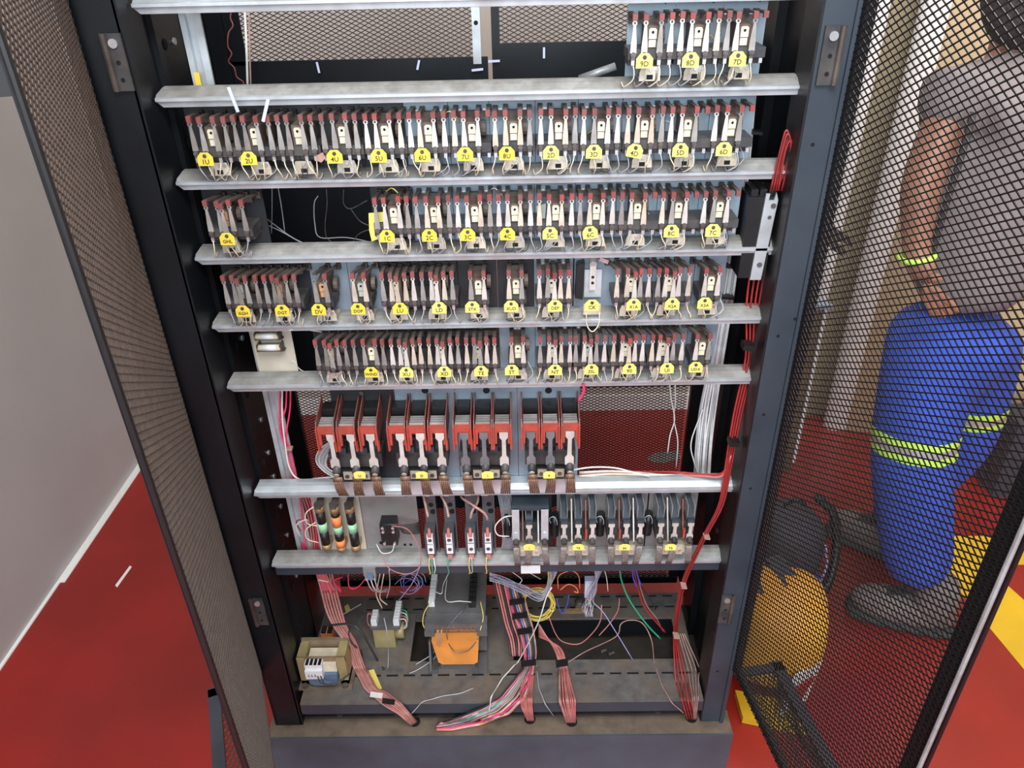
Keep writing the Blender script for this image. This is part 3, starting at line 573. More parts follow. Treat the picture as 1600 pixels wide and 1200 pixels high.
SPR = MB().cyl((0, -0.028, 0.094), (0, -0.043, 0.081), 0.0072, 12).cyl((0, -0.043, 0.081), (0, -0.045, 0.0795), 0.0058, 12).mesh('spring_seat', M['base'], True)
RNG = MB().cyl((0, -0.045, 0.0795), (0, -0.0465, 0.0785), 0.0050, 12).mesh('washer', M['brk'], True)
def braid(dx, w=0.0085, z0=0.074, z1=0.028, y=-0.037, m='copper'):
    mb = MB(); mb.box(-w, w, y-0.001, y+0.001, z0-0.012, z0)
    for k in range(5):
        x = -w+0.0017+k*(2*w-0.0034)/4; mb.tube(spline([(x, y, z0-0.010), (x+dx*0.4, y-0.002, (z0+z1)/2), (x*1.1+dx, y+0.006, z1)], 3), 0.0018, 5)
    return mb.mesh('braid', M[m], True)
BRD = [braid(0.004), braid(-0.002), braid(0.0015)]
TAG6 = MB().prism([(-0.0100, -0.0075), (0.0100, -0.0075), (0.0105, 0.004), (0.0045, 0.0075), (-0.0045, 0.0075), (-0.0105, 0.004)], -0.0005, 0.0005).mesh('tag', M['tag2'])
for ci in range(4):
    a, b, pm = plates6[ci]; xa, xb = xat(a, YP, L+0.19), xat(b, YP, L+0.19); ox = (xa+xb)/2
    lb = ['left contactor on black plate with yellow tag U', 'second contactor from left, blue grey plate and yellow tag D', 'third contactor from left, grey contact blades and yellow tag', 'right-hand contactor with two dark blades and yellow tag'][ci]
    c = empty('contactor', (ox, YP, L), lb, 'contactor', 'large red contactors on the sixth row')
    pl_ = MB().box(xa-ox+0.0005, xb-ox-0.0005, 0.0, 0.002, -0.010, 0.232).build('mounting_plate', M[pm], c)
    if ci: 
        q = aY((664, 760, 857)[ci-1], 610, YP); MB().cyl((q.x-ox, -0.0002, q.z-L), (q.x-ox, -0.0007, q.z-L), 0.0062, 16).build('hole', M['hole'], pl_)
    else: 
        q = aY(565, 613, YP); MB().cyl((q.x-ox, -0.0002, q.z-L), (q.x-ox, -0.004, q.z-L), 0.004, 12).build('screw', M['bolt'], pl_)
    PX = [xat(p[0], -0.034, L+0.145)-ox for p in poles[ci]]; FX = [xat(p[1], -0.031, L+0.13)-ox for p in poles[ci]]
    MB().box(PX[0]-0.010, PX[2]+0.012, -0.042, -0.001, 0.070, 0.100).box(PX[0]-0.006, PX[2]+0.008, -0.030, -0.001, 0.100, 0.124).build('contactor_base', M['base'], c)
    MB().box(PX[0]+0.004, PX[2]+0.004, -0.048, -0.001, 0.044, 0.067).build('coil', M['plateb'], c)
    MB().box(PX[1]-0.022, PX[1]+0.026, -0.050, -0.047, 0.047, 0.064).build('terminal_plate', M['brk'], c)
    MB().cyl((PX[1]-0.015, -0.0505, 0.055), (PX[1]-0.015, -0.052, 0.055), 0.004, 10).cyl((PX[1]+0.018, -0.0505, 0.055), (PX[1]+0.018, -0.052, 0.055), 0.004, 10).build('screw', M['bolt'], c)
    MB().box(PX[0]+0.012, PX[1]-0.010, -0.052, -0.030, 0.106, 0.119).box(PX[1]+0.010, PX[2]-0.010, -0.052, -0.030, 0.106, 0.119).build('interlock_block', M['stile'], c)
    MB().box(PX[0], PX[2]+0.002, -0.031, -0.0285, -0.002, 0.030).build('terminal_plate', M['galv'], c).location = (0, -0.004, 0)
    for k in range(3):
        ch = inst('arc_chute', CHF, c, (PX[k], -YP, 0)); ch.rotation_euler = (0, 0, 0)
        for j in range(4): inst('splitter_plate', SPL, ch, (0, -0.026+0.0068*j, 0))
        inst('chute_back', TOPH, ch)
        for sx in (-1, 1):
            br = inst('barrier', BAR, c, (PX[k]+sx*0.0152, -YP, 0)); inst('barrier_edge', BARR, br)
        bm_ = 'greyb' if (ci, k) in ((2, 0), (2, 1), (3, 0), (3, 1)) else 'finger'
        bl = inst('contact_blade', BL6[bm_], c, (FX[k], -YP, 0)); bl.rotation_euler = (0, 0, 0)
        sp_ = inst('spring_seat', SPR, c, (FX[k]+0.001, -YP, 0)); inst('washer', RNG, sp_)
        inst('braid', BRD[(ci+k) % 3], c, (FX[k]+0.002, -YP-0.008, 0))
    t = inst('tag', TAG6, c, (aY(tags6[ci][0], 742, -0.060).x-ox, -YP-0.060, aY(tags6[ci][0], 742, -0.060).z-L)); l = inst('lettering', text_mesh(tags6[ci][1], 0.007), t, (0, -0.0009, -0.002)); l.rotation_euler = (math.pi/2, 0, 0)

# ================================================================== SEVENTH ROW
L = RL[7]
BL7 = dumb(0.0062, 0.0034, 0.083, 0.119, -0.024, 'finger')
ARM7 = MB().box(-0.0062, 0.0062, -0.022, -0.018, 0.116, 0.128).prism([(-0.018, 0.126), (-0.022, 0.116), (-0.014, 0.114), (0.030, 0.134), (0.030, 0.150)], -0.0062, 0.0062, 'yz').mesh('contact_carrier', M['stile'])
ARL = MB().box(-0.0066, -0.0056, -0.014, 0.030, 0.120, 0.152).mesh('side_cheek', M['galvd'])
FIN7 = MB().prism([(-0.024, 0.080), (-0.020, 0.080), (0.020, 0.145), (0.010, 0.150)], -0.0012, 0.0012, 'yz').mesh('barrier', M['fin'])
FIN7G = MB().prism([(-0.030, 0.080), (-0.024, 0.080), (0.022, 0.148), (0.012, 0.152)], -0.0013, 0.0013, 'yz').mesh('barrier', M['fingerd'])
LONG7 = MB().box(-0.0068, 0.0068, -0.026, -0.022, 0.084, 0.156).cyl((0, -0.028, 0.098), (0, -0.022, 0.098), 0.0055, 12).mesh('contact_blade', M['galv'])
BRD7 = [braid(d, 0.0060, 0.077, 0.016, -0.028, 'brk7') for d in (0.002, -0.004, 0.004)]
SPR7 = MB().cyl((0, -0.024, 0.083), (0, -0.034, 0.079), 0.0056, 10).mesh('bolt', M['base'])
c7 = [([806.5, 827, 851], 803, 858, 827, '1'), ([881, 903, 925], 870, 938, 903.6, 'T5'), ([954, 977, 999], 942, 1010, 976, '2A'), ([1030, 1052, 1076], 1012, 1086, 1048, 'T3')]
for ci, (f, a, b, tx, s) in enumerate(c7):
    xa, xb = xat(a-(0 if ci else 2), YP, L+0.13), xat(b+4, YP, L+0.13); ox = (xa+xb)/2
    c = empty('contactor', (ox, YP, L), ['contactor with two long steel blades right of the four cable terminals', 'small contactor with yellow tag T5, red barrier and coil loop', 'small contactor with yellow tag 2A, third in the bottom row', 'small contactor with yellow tag T3 at the right end of the bottom row'][ci], 'contactor', 'small contactors on the bottom rail')
    MB().box(xa-ox, xb-ox, 0, 0.002, -0.008, 0.166).build('mounting_plate', M['plateg' if ci else 'plateb'], c)
    FX = [xat(p, -0.022, L+0.075)-ox for p in f]
    MB().box(FX[0]-0.006, FX[2]+0.008, -0.044, -0.001, 0.072, 0.088).box(FX[0], FX[2], -0.034, -0.001, 0.088, 0.106).build('contactor_base', M['base'], c)
    MB().box(FX[1]-0.018, FX[1]+0.020, -0.053, -0.050, 0.038, 0.062).box(FX[0], FX[2]+0.004, -0.050, -0.001, 0.040, 0.058).build('terminal_plate', M['brk'], c)
    MB().cyl((FX[1]-0.013, -0.0532, 0.049), (FX[1]-0.013, -0.055, 0.049), 0.0035, 10).cyl((FX[1]+0.014, -0.0532, 0.049), (FX[1]+0.014, -0.055, 0.049), 0.0035, 10).build('screw', M['chrome'], c)
    MB().cyl((FX[0]-0.016, -0.012, 0.055), (FX[0]-0.016, -0.012, 0.108), 0.0085, 12).build('coil', M['blackp'], c, True)
    for k in range(3):
        long = ci == 0 and k != 1
        if long: bl = inst('contact_blade', LONG7, c, (FX[k], -YP, 0))
        else:
            bl = inst('contact_blade', BL7, c, (FX[k], -YP, 0)); cc = inst('contact_carrier', ARM7, c, (FX[k], -YP, 0)); inst('side_cheek', ARL, cc); inst('side_cheek', ARL, cc, (0.0122, 0, 0))
        inst('bolt', SPR7, bl); inst('braid', BRD7[(k+ci) % 3], c, (FX[k], -YP, 0))
        if k: inst('barrier', FIN7 if (ci+k) % 2 else FIN7G, c, (FX[k]-0.012, -YP, 0))
        if (ci, k) in ((1, 2), (2, 1), (3, 2)): MB().box(FX[k]-0.0145, FX[k]-0.0105, -0.062, -0.056, 0.088, 0.108).build('red_flag', M['redch'], c)
    MB().tube(spline([(FX[0]-0.024, -0.03, 0.10), (FX[0]-0.027, -0.034, 0.115), (FX[0]-0.019, -0.036, 0.122), (FX[0]-0.013, -0.034, 0.110), (FX[0]-0.012, -0.03, 0.095)], 4), 0.0009, 5).build('wire', M['wgrey'], c, True)
    t = inst('tag', TAG6, c, (aY(tx, 855, -0.066).x-ox, -YP-0.066, aY(tx, 855, -0.066).z-L)); l = inst('lettering', text_mesh(s, 0.0062), t, (0, -0.0009, -0.002)); l.rotation_euler = (math.pi/2, 0, 0)
    if ci == 0:
        MB().prism([(FX[0]+0.008, -0.022), (FX[2]-0.008, -0.022), (FX[2]-0.008, -0.002), (FX[0]+0.008, -0.002)], -0.040, -0.038).build('foot_plate', M['white'], c)
        MB().box(FX[0]-0.008, FX[2]+0.008, -0.05, -0.001, 0.150, 0.156).build('top_bridge', M['stile'], c)
# cable terminals
for i, (px, lug0) in enumerate(((671, 0), (701, 0), (735, 1), (762, 1))):
    xc = xat(px, -0.01, L+0.07); c = empty('cable_terminal', (xc, YP, L), ['cable terminal beside the grey board, green and white wires', 'cable terminal with single green wire, second from the grey board', 'cable terminal third from the grey board, under crossing cable', 'cable terminal right of the crossing pink cable'][i], 'terminal', 'cable terminals on the bottom rail')
    sp_ = MB().box(-0.010, 0.014, 0, 0.002, -0.005, 0.158).box(0.012, 0.014, -0.012, 0, -0.002, 0.158).box(-0.011, 0.009, -0.030, 0, 0.020, 0.080).build('mounting_plate', M['darks'], c)
    MB().cyl((0.003, -0.0002, 0.125), (0.003, -0.001, 0.125), 0.005, 12).cyl((0.006, -0.0002, 0.108), (0.006, -0.001, 0.108), 0.006, 12).build('hole', M['hole'], sp_)
    MB().box(-0.0058, 0.0058, -0.036, -0.030, 0.056, 0.078).box(-0.0062, 0.0062, -0.036, -0.030, 0.030, 0.052 if i < 2 else 0.058).build('fuse_clip', M['white'], c)
    MB().cyl((0, -0.037, 0.066), (0, -0.036, 0.066), 0.004, 10).cyl((0, -0.037, 0.042), (0, -0.036, 0.042), 0.004, 10).build('screw', M['bolt'], c)
    MB().cyl((0, -0.036, 0.080), (0.0, -0.034, 0.094), 0.0036, 10, 0.0026).box(-0.0038, 0.0038, -0.0375, -0.0355, 0.074, 0.082).build('cable_lug', M['wpink'], c)
    MB().box(-0.0045, 0.0045, -0.0385, -0.0365, 0.018, 0.028).build('cable_lug', M['wpink'], c)
    MB().box(-0.012, 0.002, -0.0012, -0.0004, 0.147, 0.153).build('sticker', M['white'], c)
    for k, mm in enumerate((('wyel', 'wgreen', 'wwhite'), ('wgreen',), ('wyel', 'wgrey'), ('wyel',))[i]):
        MB().tube(spline([(-0.004+0.004*k, -0.038, 0.022), (-0.006+0.006*k, -0.042, 0.002), (-0.005+0.005*k, -0.040, -0.018+0.004*k), (-0.008+0.005*k, -0.036, -0.024)], 4), 0.0011, 6).build('wire', M[mm], c, True)
for n_, pts in enumerate(([(661, 772, 0.03), (665, 790, 0.01), (669, 808, -0.006)], [(688, 772, 0.03), (697, 790, 0.01), (701, 808, -0.006)], [(722, 772, 0.03), (722, 778, 0.02), (740, 790, -0.005), (757, 802, -0.01), (762, 812, -0.006)], [(747, 772, 0.03), (746, 785, 0.01), (738, 798, -0.004), (735, 810, -0.006)])):
    wire('power_cable', pts, 0.0026, 'wsalmon', label=['pink cable dropping to the leftmost cable terminal', 'pink cable dropping to the second cable terminal', 'pink cable crossing over to the fourth cable terminal', 'pink cable dropping behind to the third cable terminal'][n_], cat='cable', group='pink cables to the bottom terminals')
# fuse board
xa, xb = xat(487, YP, L+0.13), xat(562, YP, L+0.13)
fb = empty('fuse_board', ((xa+xb)/2, YP, L), 'cream board carrying three cartridge fuses on the bottom row', 'board'); ox = (xa+xb)/2
MB().box(xa-ox, xb-ox, 0, 0.003, -0.006, 0.166).build('board', M['cream'], fb)
MB().box(-0.008, 0.000, -0.0012, -0.0003, 0.148, 0.156).box(0.016, 0.024, -0.0012, -0.0003, 0.148, 0.156).build('number_sticker', M['white'], fb)
l = inst('lettering', text_mesh('2', 0.006), fb, (-0.004, -0.0015, 0.152)); l.rotation_euler = (math.pi/2, 0, 0)
for k, (p0, p1) in enumerate((((499, 790), (510, 856)), ((521.5, 790), (534, 858)), ((546, 790), (556, 858)))):
    x = (aY(*p0, 0).x + aY(*p1, 0).x)/2; zt = aY(*p0, 0).z; zb = aY(*p1, 0).z; hh_ = zt-zb; xm = x
    f = empty('cartridge_fuse', (xm, 0.0, zb), ['black cartridge fuse with green label, left on the cream board', 'orange and black cartridge fuse in the middle of the cream board', 'black cartridge fuse with green label, right on the cream board'][k], 'fuse', 'cartridge fuses on the cream board')
    r = 0.0088; seg = [(0, .12, 'brass'), (.12, .42, 'blackp'), (.42, .62, 'fuseg'), (.62, .88, 'blackp'), (.88, 1, 'brass')] if k != 1 else [(0, .08, 'brass'), (.08, .24, 'fuseo'), (.24, .40, 'blackp'), (.40, .56, 'fuseg'), (.56, .78, 'fuseo'), (.78, .86, 'blackp'), (.86, 1, 'brass')]
    for a, b, m in seg: MB().cyl((0, 0, hh_*a), (0, 0, hh_*b), r*(1.06 if m in ('brass', 'fuseo') else 1.0), 14).build('fuse_cap' if m == 'brass' else 'fuse_band', M[m], f, True)
    MB().box(-0.006, 0.006, -0.012, YP-0.003, hh_, hh_+0.004).cyl((0, 0.0, hh_), (0, 0, hh_+0.005), 0.009, 12).build('fuse_clip', M['arm'], f)
    MB().box(-0.006, 0.006, 0.006, YP-0.003, -0.004, 0.006).build('fuse_clip', M['brass'], f)
# grey board with black timer relay
xa, xb = xat(563, YP, L+0.13), xat(651, YP, L+0.13); ox = (xa+xb)/2
gb = empty('relay_board', (ox, YP, L), 'bare grey steel board between the fuses and the cable terminals', 'board')
MB().box(xa-ox, xb-ox, 0, 0.003, -0.006, 0.166).build('board', M['plateg'], gb)
MB().cyl((-0.025, -0.0002, 0.028), (-0.025, -0.0008, 0.028), 0.004, 10).cyl((0.022, -0.0002, 0.022), (0.022, -0.0008, 0.022), 0.003, 10).cyl((0.034, -0.0002, 0.022), (0.034, -0.0008, 0.022), 0.003, 10).cyl((0.036, -0.0002, 0.150), (0.036, -0.0008, 0.150), 0.0035, 10).build('hole', M['hole'], gb)
a, b = aY(592, 808, 0.0), aY(620, 853, 0.0); cx = (a.x+b.x)/2
rs = empty('relay_socket', (cx, YP, b.z), 'black relay socket with eight screws and black wires on the grey board', 'socket')
MB().box(-0.0155, 0.0155, -0.030, -0.001, 0, 0.052).build('socket_body', M['blackp'], rs)
MB().cyl((0, -0.0302, 0.024), (0, -0.0312, 0.024), 0.005, 12).build('socket_hole', M['hole'], rs)
for sx in (-0.010, 0.010):
    for z in (0.006, 0.036, 0.046): MB().cyl((sx, -0.030, z), (sx, -0.033, z), 0.003, 8).build('screw', M['chrome'], rs)
for k in range(8): 
    MB().tube(spline([(-0.010+k*0.0025, -0.032, 0.052), (0.002+k*0.003, -0.036, 0.060-k*0.001), (0.030, -0.034, 0.056-k*0.003), (0.050, -0.020, 0.045-k*0.0035), (0.056, -0.002, 0.034-k*0.004)], 4), 0.0010, 5).build('wire', M['wdark'], rs, True)
wire('loop_wire', [(612, 822, -0.02), (635, 826, -0.03), (650, 845, -0.03), (658, 872, -0.03), (652, 890, -0.03), (632, 897, -0.03), (608, 888, -0.03), (598, 870, -0.02)], 0.0009, 'wpink', label='thin pink wire looping out of the black relay socket')
wire('loop_wire', [(588, 850, -0.01), (597, 864, -0.025), (612, 862, -0.025), (616, 850, -0.02)], 0.0009, 'wwhite', label='short white wire loop under the black relay socket')
# resistor panel (left of row 5)
xa, xb = xat(393, 0.034, RL[5]+0.08), xat(452, 0.034, RL[5]+0.08); ox = (xa+xb)/2
rp = empty('resistor_panel', (ox, 0.034, RL[5]), 'pale panel with two ceramic resistors left of the fifth row', 'panel')
MB().box(xa-ox, xb-ox+0.004, 0, 0.002, -0.006, 0.114).build('board', M['cream'], rp)
for k, (py) in enumerate((527, 545)):
    z = aY(420, py, 0.015).z-RL[5]
    r_ = MB().cyl((-0.019, -0.015, z), (0.019, -0.015, z), 0.0056, 12).build('resistor', M['coilf'], rp, True)
    MB().cyl((-0.010, -0.015, z), (0.012, -0.015, z), 0.0058, 12).build('resistor_band', M['white'], r_, True)
    MB().box(-0.023, 0.023, -0.012, -0.001, z-0.0095, z-0.0070).box(-0.021, -0.018, -0.02, -0.001, z-0.006, z+0.006).box(0.018, 0.021, -0.02, -0.001, z-0.006, z+0.006).build('resistor_clip', M['arm'], rp)

# ================================================================== SMALL THINGS AMONG THE RELAYS
def slip(name, pts, Y, th, m, label, cat):
    P = [aY(x, y, Y) for x, y in pts]; o = P[0]
    e = MB().prism([(p.x-o.x, p.z-o.z) for p in P], -th/2, th/2).build(name, M[m], None, False, o); tagp(e, label, cat); return e
slip('paper_scrap', [(493, 244), (504, 238), (509, 247), (502, 254), (495, 251)], -0.03, 0.0006, 'wsalmon', 'small pink paper scrap stuck between 2U and 4U', 'paper')
slip('paper_note', [(576, 333), (600, 331), (602, 346), (584, 348), (586, 368), (592, 373), (581, 377), (577, 360)], -0.002, 0.001, 'tag2', 'torn yellow paper note behind relay 1C', 'paper')
slip('paper_note', [(838, 322), (853, 318), (852, 341), (840, 342)], 0.0, 0.001, 'coilgreen', 'pale green paper behind the left arms of relay 5C', 'paper')
for i, (a, b, Y) in enumerate((((357, 136), (372, 175), -0.02), ((419, 155), (411, 190), -0.025))):
    A, B = aY(*a, Y), aY(*b, Y); o = MB().bar((0, 0, 0), B-A, 0.0045, 0.0010).build('cable_tie', M['tiec'], None, False, A)
    tagp(o, ['translucent cable tie standing above relay 1U', 'translucent cable tie standing above relay 2U'][i], 'cable tie', 'clear cable ties on the upper rails')
for i, (a, b) in enumerate((((495, 97), (499, 114)), ((655, 94), (652, 109)), ((737, 110), (755, 108)), ((763, 96), (781, 95)), ((850, 74), (850, 91)))):
    A, B = aY(*a, YB-0.012), aY(*b, YB-0.012); o = MB().bar((0, 0, 0), B-A, 0.004, 0.0012).build('cable_tie', M['tiec'], None, False, A)
    tagp(o, ['clear cable tie through the back sheet, leftmost', 'clear cable tie through the back sheet, second from left', 'clear cable tie lying level beside the tan gap, left side', 'clear cable tie lying level just right of the tan gap', 'clear cable tie under the right-hand back mesh'][i], 'cable tie', 'clear cable ties on the back sheet')
A, B = aY(905, 124, 0.2), aY(962, 104, 0.2)
tagp(MB().cyl((0, 0, 0), B-A, 0.0065, 12).build('metal_tube', M['galvd'], None, True, A), 'dull grey metal tube leaning behind the top rail', 'tube')

# breaker with bracket and red wires
bk = empty('circuit_breaker', (0.375, 0.0, 1.262), 'black moulded circuit breaker with steel strip on the right side wall', 'breaker')
MB().box(-0.032, 0.010, 0.004, 0.055, -0.008, 0.122).build('breaker_body', M['blackp'], bk)
for k in range(3): MB().box(-0.028+k*0.013, -0.018+k*0.013, 0.010, 0.05, 0.122, 0.132).build('terminal_shroud', M['blackp'], bk)
MB().prism([(-0.014, -0.010), (0.003, -0.010), (0.010, 0.118), (0.006, 0.130), (0.004, 0.118), (-0.004, 0.118), (-0.003, 0.128), (-0.009, 0.128)], 0.000, 0.0035).build('steel_strip', M['galv'], bk)
MB().cyl((0.004, -0.0002, 0.110), (0.004, -0.002, 0.110), 0.004, 10).cyl((0.001, -0.0002, 0.092), (0.001, -0.001, 0.092), 0.003, 10).cyl((-0.003, -0.0002, 0.016), (-0.003, -0.002, 0.016), 0.004, 10).build('screw', M['bolt'], bk)
rb = empty('red_cable_loops', (0.38, 0.03, 1.40), 'red cables looping up out of the circuit breaker top', 'cable')
rb_l = Vector(rb.location)
def bundle_wire(root, pts, r, m, n=6, k=5):
    o = wire('wire', pts, r, m, None, k, n, lift=random.uniform(0, 0.010), dy=random.uniform(-0.005, 0.005)); o.parent = root; o.location = -Vector(root.location); return o
for dx in (0, 7, 14, 20):
    bundle_wire(rb, [(1204+dx*0.6, 298, 0.0), (1218+dx*0.4, 240, 0.0), (1229+dx*0.3, 203+dx*0.8, 0.0), (1234+dx*0.2, 240, 0.0), (1214+dx, 298, 0.005)], 0.0017, 'wdred')  # shade on the loops is put into their darker red
rc = empty('red_cable_run', (0.36, 0.0, 1.2), 'bundle of red cables falling from the breaker and curving down the right side', 'cable')
for i in range(4):
    d = (i-1.5)*3.6
    bundle_wire(rc, [(1184+d*2.2, 425, 0.02), (1176+d*1.8, 480, 0.02), (1172+d*1.3, 560, 0.015), (1152+d*1.1, 650, 0.01), (1136+d*0.8, 740, 0.0), (1126+d*0.6, 790, -0.01), (1100+d*0.5, 840, -0.015), (1070+d*0.5, 905, -0.01), (1058+d*0.5, 960, 0.0), (1056+d*0.6, 1000, 0.04), (1064+d*1.6, 1060), (1080+d*1.0, 1124)], 0.0018, ['wred', 'wdred', 'wred', 'wdred', 'wsalmon'][i])
for i in range(4): bundle_wire(rc, [(1060+i*3, 990, 0.05), (1074+i*6, 1042), (1082+i*3, 1090), (1084+i, 1124)], 0.0011, 'wsalmon')
for px, py, Y in ((1168, 540, 0.0), (1104, 838, -0.02), (1068, 915, -0.02), (1056, 993, -0.01), (1146, 690, 0.0)):
    c = aY(px, py, Y); o = MB().obox((0, 0, 0), (0.0055 if py > 690 else 0.009, 0, -0.001), (0, 0.008 if Y < 0 else 0.010, 0), (0.0003, 0, 0.0012 if py not in (540, 690) else 0.005)).build('cable_tie', M['wsalmon' if py > 700 else 'blackp'], rc); o.location = c-Vector(rc.location)
bundle_wire(rc, [(1138, 715, 0.0), (1130, 738, 0.0), (1105, 742, 0.01), (1060, 738, 0.03), (1000, 737, 0.05), (940, 735, 0.06)], 0.0024, 'wred')
bundle_wire(rc, [(1142, 712, 0.0), (1128, 743, 0.0), (1100, 744, 0.01), (1040, 740, 0.04)], 0.0020, 'wpink')
# white cable bundle, right
wb = empty('white_cable_bundle', (0.35, 0.09, 0.8), 'thick bundle of white cables running down behind the rails on the right', 'cable')
for i in range(9):
    d = (i-4)*2.5; j = random.uniform(-0.5, 0.5)
    bundle_wire(wb, [(1188+d*0.7, -20, 0.10), (1180+d*0.7, 60, 0.10), (1165+d*0.6, 250, 0.10), (1148+d*0.8+j, 380, 0.10), (1136+d+j, 460, 0.10), (1120+d*1.0, 560, 0.10), (1106+d*1.2+j*2, 640, 0.10), (1099+d*1.2-j*2, 700, 0.10), (1096+d*1.2, 760, 0.10)], 0.0020, 'wwhite' if i % 3 else 'wgrey')
for px, py in ((1147, 415), (1131, 462), (1158, 330), (1173, 205)):
    c = aY(px, py, 0.093); o = MB().obox((0, 0, 0), (0.016, 0, -0.002), (0, 0.01, 0), (0.0003, 0, 0.0022)).build('cable_tie', M['blackp'], wb); o.location = c-Vector(wb.location)
for i, pts in enumerate(([(1046, 596, 0.12), (1049, 625, 0.12), (1054, 655, 0.12), (1047, 680, 0.12), (1043, 708, 0.12)], [(1055, 596, 0.13), (1055, 630, 0.13), (1053, 655, 0.13), (1059, 690, 0.13), (1056, 735, 0.13)])):
    wire('hanging_wire', pts, 0.0013, 'wwhite', label=['white wire hanging before the back mesh, bending left', 'white wire hanging before the back mesh, bending right'][i], group='white wires hanging on the right')
wire('hanging_wire', [(1098, 640, 0.09), (1080, 690, 0.09), (1084, 720, 0.09), (1092, 742, 0.09)], 0.0013, 'wwhite', label='white wire bowing out left of the white cable bundle')
wire('pink_sleeve', [(911, 600, -0.005), (912, 612, -0.004), (904, 626, -0.002)], 0.0024, 'wmag', label='short bright pink cable end right of the large contactor plates', cat='cable')
# horizontal harness above the seventh rail
hn = empty('cable_harness', (0.1, 0.03, 0.845), 'brown and white cables lying along the seventh rail', 'cable')
for i in range(5): bundle_wire(hn, [(905, 738+i*2, 0.03), (950, 736+i*1.5, 0.03), (990, 738+i, 0.03), (1040, 742, 0.03), (1090, 744, 0.03)], 0.0020, ['wwhite', 'wsalmon', 'wsalmon', 'wcream', 'arm'][i])
bundle_wire(hn, [(890, 735, 0.02), (925, 730, 0.02), (960, 731, 0.02), (990, 738, 0.02), (1015, 744, 0.02)], 0.0016, 'wwhite')
# left red / white wires and harness
lw = empty('red_white_wires', (-0.42, 0.10, 0.9), 'red and white wires dropping beside the left galvanised upright', 'cable')
for i, (pts, m) in enumerate((([(438, 605, 0.044), (437, 640, 0.044), (439, 670, 0.044), (452, 700, 0.044), (462, 740, 0.044), (470, 790, 0.044), (480, 865, 0.044)], 'wmag'), ([(448, 605, 0.044), (446, 640, 0.044), (437, 665, 0.044), (446, 700, 0.044), (456, 735, 0.044), (461, 755, 0.044)], 'wmag'), ([(454, 605, 0.044), (453, 640, 0.044), (447, 680, 0.044), (448, 710, 0.044), (459, 750, 0.044)], 'wmag'), ([(441, 605, 0.042), (441, 650, 0.042), (445, 690, 0.042), (452, 730, 0.042), (468, 749, 0.040), (500, 747, 0.04), (530, 744, 0.03)], 'wwhite'))):
    bundle_wire(lw, pts, 0.0017, m)
c = aY(451, 701, 0.042); MB().box(-0.007, 0.007, -0.004, 0.006, -0.002, 0.002).build('cable_tie', M['wsalmon'], lw).location = c-Vector(lw.location)
lr = empty('red_cable_bundle', (-0.42, 0.08, 0.7), 'bundle of red cables behind the left end of the bottom rail', 'cable')
for i in range(8):
    d = i*4.5
    bundle_wire(lr, [(452+d, 770, 0.06), (462+d, 800, 0.06), (470+d*0.9, 835, 0.06), (478+d*0.7, 868, 0.05), (498+d*0.4, 900, 0.05), (505+d*0.6, 925, 0.06)], 0.0022, 'wmag' if i % 3 == 0 else 'wpink')
for i in range(3): bundle_wire(lr, [(470, 830+i*5, 0.02), (463, 815+i*3, 0.015), (474+i*2, 812, 0.01), (482, 822-i*3, 0.02)], 0.0012, ['wred', 'wgrey', 'wwhite'][i])
for i in range(2): bundle_wire(lr, [(493, 790+i*26, 0.0), (478, 802+i*26, -0.005), (480, 818+i*24, -0.005), (498, 822+i*26, 0.0)], 0.0010, 'wcream')
# grey flex bunch left of contactor U
gw = empty('grey_wire_bunch', (-0.33, 0.03, 0.87), 'bunch of thin grey wires curling left of the first red contactor', 'wire')
for i in range(11): bundle_wire(gw, [(515+i*1.5, 690-i*0.5, 0.02), (498+i*1.4, 704+i, 0.02), (494+i*1.8, 722+i*0.8, 0.015), (508+i*1.6, 738, 0.01), (528+i, 748, 0.01)], 0.0008, 'wgrey' if i % 3 else 'wwhite', 5, 4)
# wires in the dark gap on row 3
for i, pts in enumerate(([(425, 290, 0.1), (425, 330, 0.1), (424, 365, 0.1)], [(434, 290, 0.1), (440, 325, 0.1), (445, 362, 0.1)], [(412, 338, 0.1), (430, 352, 0.1), (455, 370, 0.1), (480, 383, 0.1)], [(414, 350, 0.1), (440, 362, 0.1), (468, 378, 0.1)],
    [(497, 306, 0.1), (491, 318, 0.1), (492, 350, 0.1), (500, 371, 0.1), (540, 371, 0.1), (578, 378, 0.1)], [(510, 295, 0.1), (511, 320, 0.1), (508, 350, 0.1), (510, 370, 0.1), (520, 380, 0.1)], [(537, 296, 0.1), (537, 318, 0.1), (548, 326, 0.1), (574, 313, 0.1)], [(548, 326, 0.1), (562, 345, 0.1), (578, 353, 0.1)], [(578, 358, 0.1), (560, 366, 0.1), (550, 380, 0.1)])):
    wire('loose_wire', pts, 0.0009, 'wgrey' if i < 5 else 'bolt', label=['thin grey wire hanging straight in the dark gap, left one', 'thin grey wire hanging straight in the dark gap, right one', 'grey wire running down right from relay GHL', 'lower of the grey wires running right from relay GHL', 'grey wire hooking down and right across the dark gap', 'dull wire hanging in the middle of the dark gap', 'dull wire looping under the second rail left of 1C', 'dull wire sloping down to the yellow paper note', 'dull wire curling up from the third rail left of 1C'][i])
wire('loose_wire', [(452, 516, 0.0), (475, 515, 0.02), (505, 519, 0.02)], 0.0009, 'wwhite', label='white wire lying level right of the resistor panel')
wire('loose_wire', [(457, 563, 0.03), (470, 578, 0.04), (488, 585, 0.03)], 0.0009, 'wwhite', label='white wire sagging below the resistor panel')
